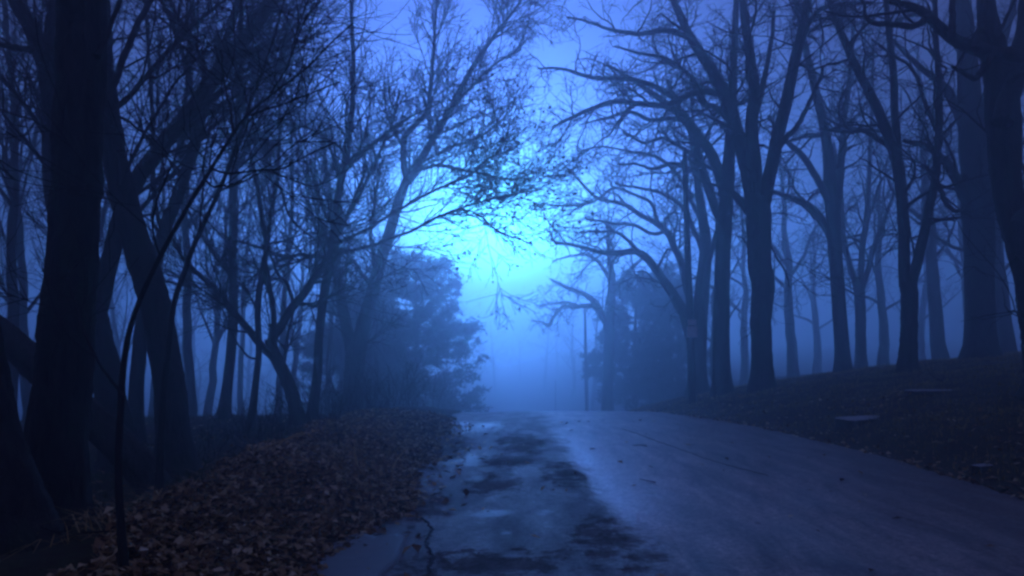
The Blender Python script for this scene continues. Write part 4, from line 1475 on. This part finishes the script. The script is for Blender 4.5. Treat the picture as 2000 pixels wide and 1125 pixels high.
D1 = 21.6
px0 = at_px(1353, D1)
ztop1 = EYE + (HZ - 290) / F * D1
lean1 = (at_px(1337, D1) - px0, 0)
pole('dark wooden utility pole with a pale sign, standing left of the oaks', px0, D1, ztop1, .115, lean1)
pole('thin utility pole fading into the fog beside the faint blue oak', at_px(1147, 52), 52, EYE + (HZ - 596) / F * 52, .13, (at_px(1142, 52) - at_px(1147, 52), 0), None, True)
pole('barely visible post far down the road in the fog', at_px(1085, 84), 84, EYE + (HZ - 742) / F * 84, .08, (0, 0), None, False)
px_, py_ = 6.25, 8.4
pole('utility pole just outside the right of the frame carrying the service cable', px_, py_, 7.4, .12, (0, 0))
# service cable between the two near poles
A_ = np.array([px0 + lean1[0] * .97 + .17, D1, ztop1 - .1])
B_ = np.array([px_ + .12, py_, 7.35])
u = np.linspace(0, 1, 40)[:, None]
Pc = A_ * (1 - u) + B_ * u
Pc[:, 2] -= (.10 * 4 * u * (1 - u))[:, 0]
cb = Buf()
cb.add(*tubes(Pc[None], np.full((1, 40), .011), 6))
o = cb.build('service_cable', M_SEAL, None)
tag(o, 'thin service cable slanting up to the right between the oak crowns', 'cable')
# sign on the pole
sx_ = px0 + lean1[0] * .22
sgn = empty('sign', (sx_, D1 - .16, 0))
tag(sgn, 'small pale two-plate sign fixed to the dark wooden utility pole', 'sign')
sz1 = EYE + (HZ - 630) / F * D1
sz2 = EYE + (HZ - 648) / F * D1
for nm, zc, hw, hh in (('upper_plate', sz1, .115, .075), ('lower_plate', sz2, .14, .145)):
    b = Buf()
    box(b, (0, 0, zc), hw, .006, hh, .004)
    b.build(nm, M_SIGN, sgn, smooth=False)
for zc in (sz1, sz2):
    b = Buf()
    box(b, (0, .035, zc), .02, .03, .03, .005)
    b.build('bracket', M_METAL, sgn, smooth=False)


# ------------------------------------------------------------------ concrete pieces on the bank
M_CONC, nt_, b_ = new_mat('mossy_concrete')
f = noise(nt_, mapping(nt_, (1, 1, 1)), 6, 8, .7)
nt_.links.new(ramp(nt_, f, [(.3, (.22, .21, .19)), (.6, (.42, .40, .37))]), b_.inputs['Base Color'])
b_.inputs['Roughness'].default_value = .6
bump(nt_, b_, noise(nt_, mapping(nt_, (1, 1, 1)), 60, 5, .7), .5, .01)


M_SIDE_SHADE, nt_, b_ = new_mat('shaded_side_concrete')  # slab sides: shade painted in as a darker concrete than the tops
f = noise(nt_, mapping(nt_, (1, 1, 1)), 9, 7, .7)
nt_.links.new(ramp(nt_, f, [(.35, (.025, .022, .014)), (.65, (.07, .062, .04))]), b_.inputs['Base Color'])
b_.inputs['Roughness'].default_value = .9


def slab(name, label, px, py, d, sx, sy, h, rz, cat, group=None, tilt=0.0):
    c = unproj(px, py, d)
    c[2] = max(c[2], Z(c[0], c[1]) + .03)
    o_ = Buf()
    n_ = 12
    # slab with slightly broken edges: rounded outline extruded
    a = np.arange(40) / 40 * 2 * np.pi
    e = 6
    ox = np.sign(np.cos(a)) * np.abs(np.cos(a)) ** (2 / e) * sx * (1 + rng.standard_normal(40) * .01)
    oy = np.sign(np.sin(a)) * np.abs(np.sin(a)) ** (2 / e) * sy * (1 + rng.standard_normal(40) * .015)
    ringz = [(-h, 1.0), (-.012, 1.0), (0, .985), (.001, .5)]
    v = np.concatenate([np.stack([ox * k_, oy * k_, np.full(40, z_)], -1) for z_, k_ in ringz] + [np.array([[0, 0, .001]])])
    i = np.arange(40)
    qs = np.concatenate([np.stack([i + 40 * r_, (i + 1) % 40 + 40 * r_, (i + 1) % 40 + 40 * (r_ + 1), i + 40 * (r_ + 1)], -1) for r_ in range(3)])
    ts = np.stack([i + 120, (i + 1) % 40 + 120, np.full(40, 160)], -1)
    o_.add(v, qs, ts)
    ob = o_.build(name, M_CONC, None, smooth=False)
    ob.data.materials.append(M_SIDE_SHADE)
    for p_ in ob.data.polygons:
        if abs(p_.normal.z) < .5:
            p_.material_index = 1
    ob.location = c
    ob.rotation_euler = (0, tilt, rz)
    tag(ob, label, cat, group)
    return ob


slab('concrete_step', 'lower concrete step half buried in the right bank beside the road', 1705, 828, 13.0, .56, .30, .24, .18, 'step', None, -.03)
slab('concrete_step', 'upper concrete step set further up the right bank behind the lower step', 1830, 797, 13.9, .50, .26, .22, .1, 'step')
slab('curb_stone', 'broken curb stone lying in the gutter at the right edge of the road', 1925, 921, 9.3, .20, .07, .14, .5, 'curb stone')
# fallen twig on the bank
tw = empty('fallen_branch', tuple(unproj(1845, 786, 14.5)))
c0 = np.array(tw.location)
tw.location.z = Z(c0[0], c0[1])
tag(tw, 'small fallen branch sticking up from the grass above the upper step', 'branch')
k = 12
u = np.linspace(0, 1, k)
P = np.stack([-.3 * u + .03 * np.sin(u * 9), .15 * u, -.03 + .30 * u ** .8], -1)
b = Buf()
b.add(*tubes(P[None], (np.linspace(.014, .005, k))[None], 6))
b.build('stick', M_SAP, tw)
g = grow(P[None], np.linspace(.014, .005, k)[None], per_m=14, length=(.1, .25), ang=(30, 60), k=5, wig=.15, up=.02, rtip=.003, rmin=.004)
b = Buf()
b.add(*tubes(g[0], g[1], 4))
b.build('twig', M_SAP, tw)

# ------------------------------------------------------------------ haze
hx0, hx1, hy0, hy1, hz0, hz1 = -162, 162, -20, 251, -16, 18.6
zmax = 0
v = np.array([(x, y, z) for z in (hz0, hz1) for y in (hy0, hy1) for x in (hx0, hx1)], float)
qh = [(0, 2, 3, 1), (4, 5, 7, 6), (0, 1, 5, 4), (2, 6, 7, 3), (0, 4, 6, 2), (1, 3, 7, 5)]
mh = bpy.data.materials.new('haze')
mh.use_nodes = True
ntv = mh.node_tree
ntv.nodes.clear()
pv = ntv.nodes.new('ShaderNodeVolumePrincipled')
pv.inputs['Density'].default_value = HAZE_DENSITY
pv.inputs['Color'].default_value = (.86, .9, .95, 1)
pv.inputs['Anisotropy'].default_value = HAZE_G
pv.inputs['Density Attribute'].default_value = ''
ov = ntv.nodes.new('ShaderNodeOutputMaterial')
ntv.links.new(pv.outputs[0], ov.inputs['Volume'])
hz_o = mesh_obj('haze', v, qh, None, mh, smooth=False)
tag(hz_o, 'blue dusk fog filling the road and woods', kind='stuff')
